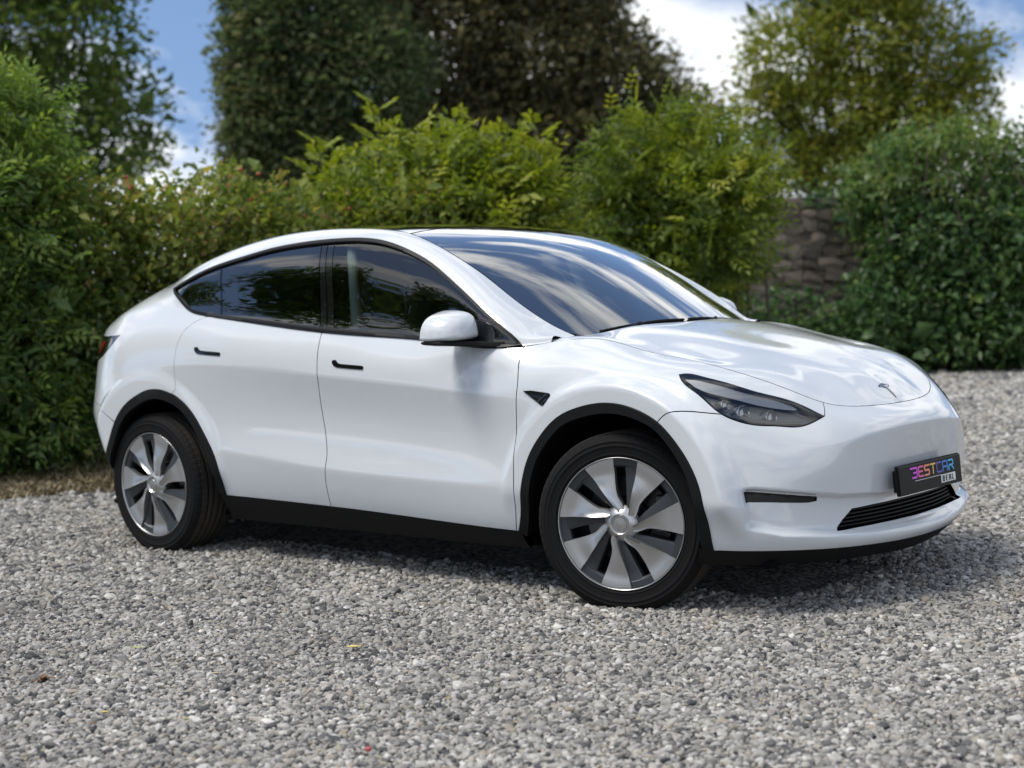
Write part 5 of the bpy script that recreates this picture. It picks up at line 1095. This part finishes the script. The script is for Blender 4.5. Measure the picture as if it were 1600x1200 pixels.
T4 = [lob(1240,90,31,1.0,1.0,1.0), lob(1350,60,31,1.3,1.2,1.1), lob(1440,100,31,1.0,1.0,1.1), lob(1300,180,31,1.2,1.1,.8), lob(1420,210,31,1.1,1.1,.75), lob(1500,170,31,.6,.7,.8), lob(1200,170,31,.55,.7,.6), lob(1350,-60,31,1.5,1.4,1.1), lob(1230,250,31,.8,.8,.6), lob(1340,260,31,1.2,1.0,.6), lob(1530,90,31,.35,.4,.45)]
tree('willow_tree', 'airy yellow-green tree standing beyond the evergreen hedge', T4, g_yel, 131, 3700, 9, .120, .16, .22, .46, comp=0, ratio=.40)
# trees behind the photographer, seen mirrored in the side windows and paint
def back_tree(x, y, h, seed, m_, label):
    r = random.Random(seed); lb = [((x+r.uniform(-1.4, 1.4), y+r.uniform(-1.4, 1.4), h*(.35+.6*k/9)), (r.uniform(1.2, 1.8), r.uniform(1.2, 1.8), r.uniform(1., 1.5))) for k in range(10)]
    return tree('oak_tree', label, lb, m_, seed, 1300, 9, .20, .20, .22, .40, group='trees behind the photographer', base=(x, y, 0))
back_tree(-10.5, -10.0, 8.0, 201, g_left, 'broad green tree mirrored in the rear side window of the car')
back_tree(-5.5, -13.5, 9.0, 203, g_dark, 'dark dense tree mirrored in the front side window of the car')
back_tree(1.0, -16.5, 9.5, 207, g_left, 'tall green tree mirrored in the front wing and bumper of the car')
back_tree(-16.0, -7.5, 7.5, 205, g_left, 'smaller green tree mirrored at the rear edge of the side glass')
# ---------------------------------------------------------------- small things lying on the gravel
def fallen(X, Y, L_, w, m_, label, cat, name, seed, n=1, rz=0):
    p = gpt(X, Y); r = np.random.default_rng(seed); V = []; F = []
    for q in range(n):
        a = rz+(r.uniform(-1, 1) if n > 1 else 0)+q*.9; c, s = math.cos(a), math.sin(a); k = len(V); prof = [0, .55, .9, 1, .8, .42, 0]; m0 = len(prof); off = r.uniform(-.02, .02, 2) if n > 1 else (0, 0)
        for i, f in enumerate(prof):
            t = i/(m0-1); cu = .25*L_*(t-.5)**2
            for sgn in (-1, 0, 1):
                x = (t-.5)*L_; y = sgn*f*w/2; V.append((p[0]+off[0]+x*c-y*s, p[1]+off[1]+x*s+y*c, .018+cu+abs(sgn)*f*w*.18+q*.003))
        for i in range(m0-1):
            for j in range(2): F.append((k+3*i+j, k+3*i+3+j, k+3*i+4+j, k+3*i+1+j))
    return tag(mesh_obj(name, V, F, m_), label, cat)
ly = mat('yellow_leaf', (.62, .50, .12), .6); lg = mat('green_leaf', (.40, .46, .14), .6); lbn = mat('brown_leaf', (.16, .075, .035), .7)
fallen(553, 1019, .055, .028, ly, 'small curled yellow leaf lying on the open gravel', 'leaf', 'fallen_leaf', 1, rz=.9)
fallen(216, 1020, .060, .022, lg, 'pale green fallen leaf on the gravel below the rear wheel', 'leaf', 'fallen_leaf', 2, rz=.5)
fallen(68, 1074, .070, .020, lbn, 'reddish brown withered sprig lying on the gravel', 'sprig', 'withered_sprig', 3, n=6, rz=.2)
fallen(176, 937, .045, .02, ly, 'tiny yellow-green leaf near the rear tyre', 'leaf', 'fallen_leaf', 4, rz=.2)
fallen(1513, 733, .06, .03, lg, 'small green weed leaf on the gravel past the bumper', 'leaf', 'fallen_leaf', 6, rz=.2)
rl_ = random.Random(77); spots = []
for q in range(16): spots.append((rl_.uniform(30, 1560), rl_.uniform(900, 1185)))
words = ['beside the withered sprig', 'left of the yellow leaf', 'in the open foreground', 'near the front tyre', 'in front of the bumper', 'below the number plate', 'in front of the sill', 'between the two near wheels']
for q, (X, Y) in enumerate(spots):
    if 850 < X < 1110 and Y < 960: continue
    o = fallen(X, Y, rl_.uniform(.02, .04), rl_.uniform(.008, .018), (lbn, ly, mat('tan_leaf', (.30, .22, .12), .7))[q % 3], 'tiny dry '+('brown', 'yellow', 'tan')[q % 3]+' leaf scrap lying among the gravel stones', 'leaf', 'leaf_scrap', 300+q, rz=rl_.uniform(0, 6)); o['group'] = 'dry leaf scraps on the gravel'
p = gpt(576, 1183); m = MB(); m.lathe([(.0001, .009), (.006, .0085), (.0095, .005), (.0095, .001), (.007, -.003), (.0001, -.004)], 10, 'z'); o = m.build('red_pebble', mat('red_pebble', (.42, .07, .08), .6), None, smooth=True); o.location = (p[0], p[1], .020); tag(o, 'single bright red pebble among the grey gravel', 'pebble')
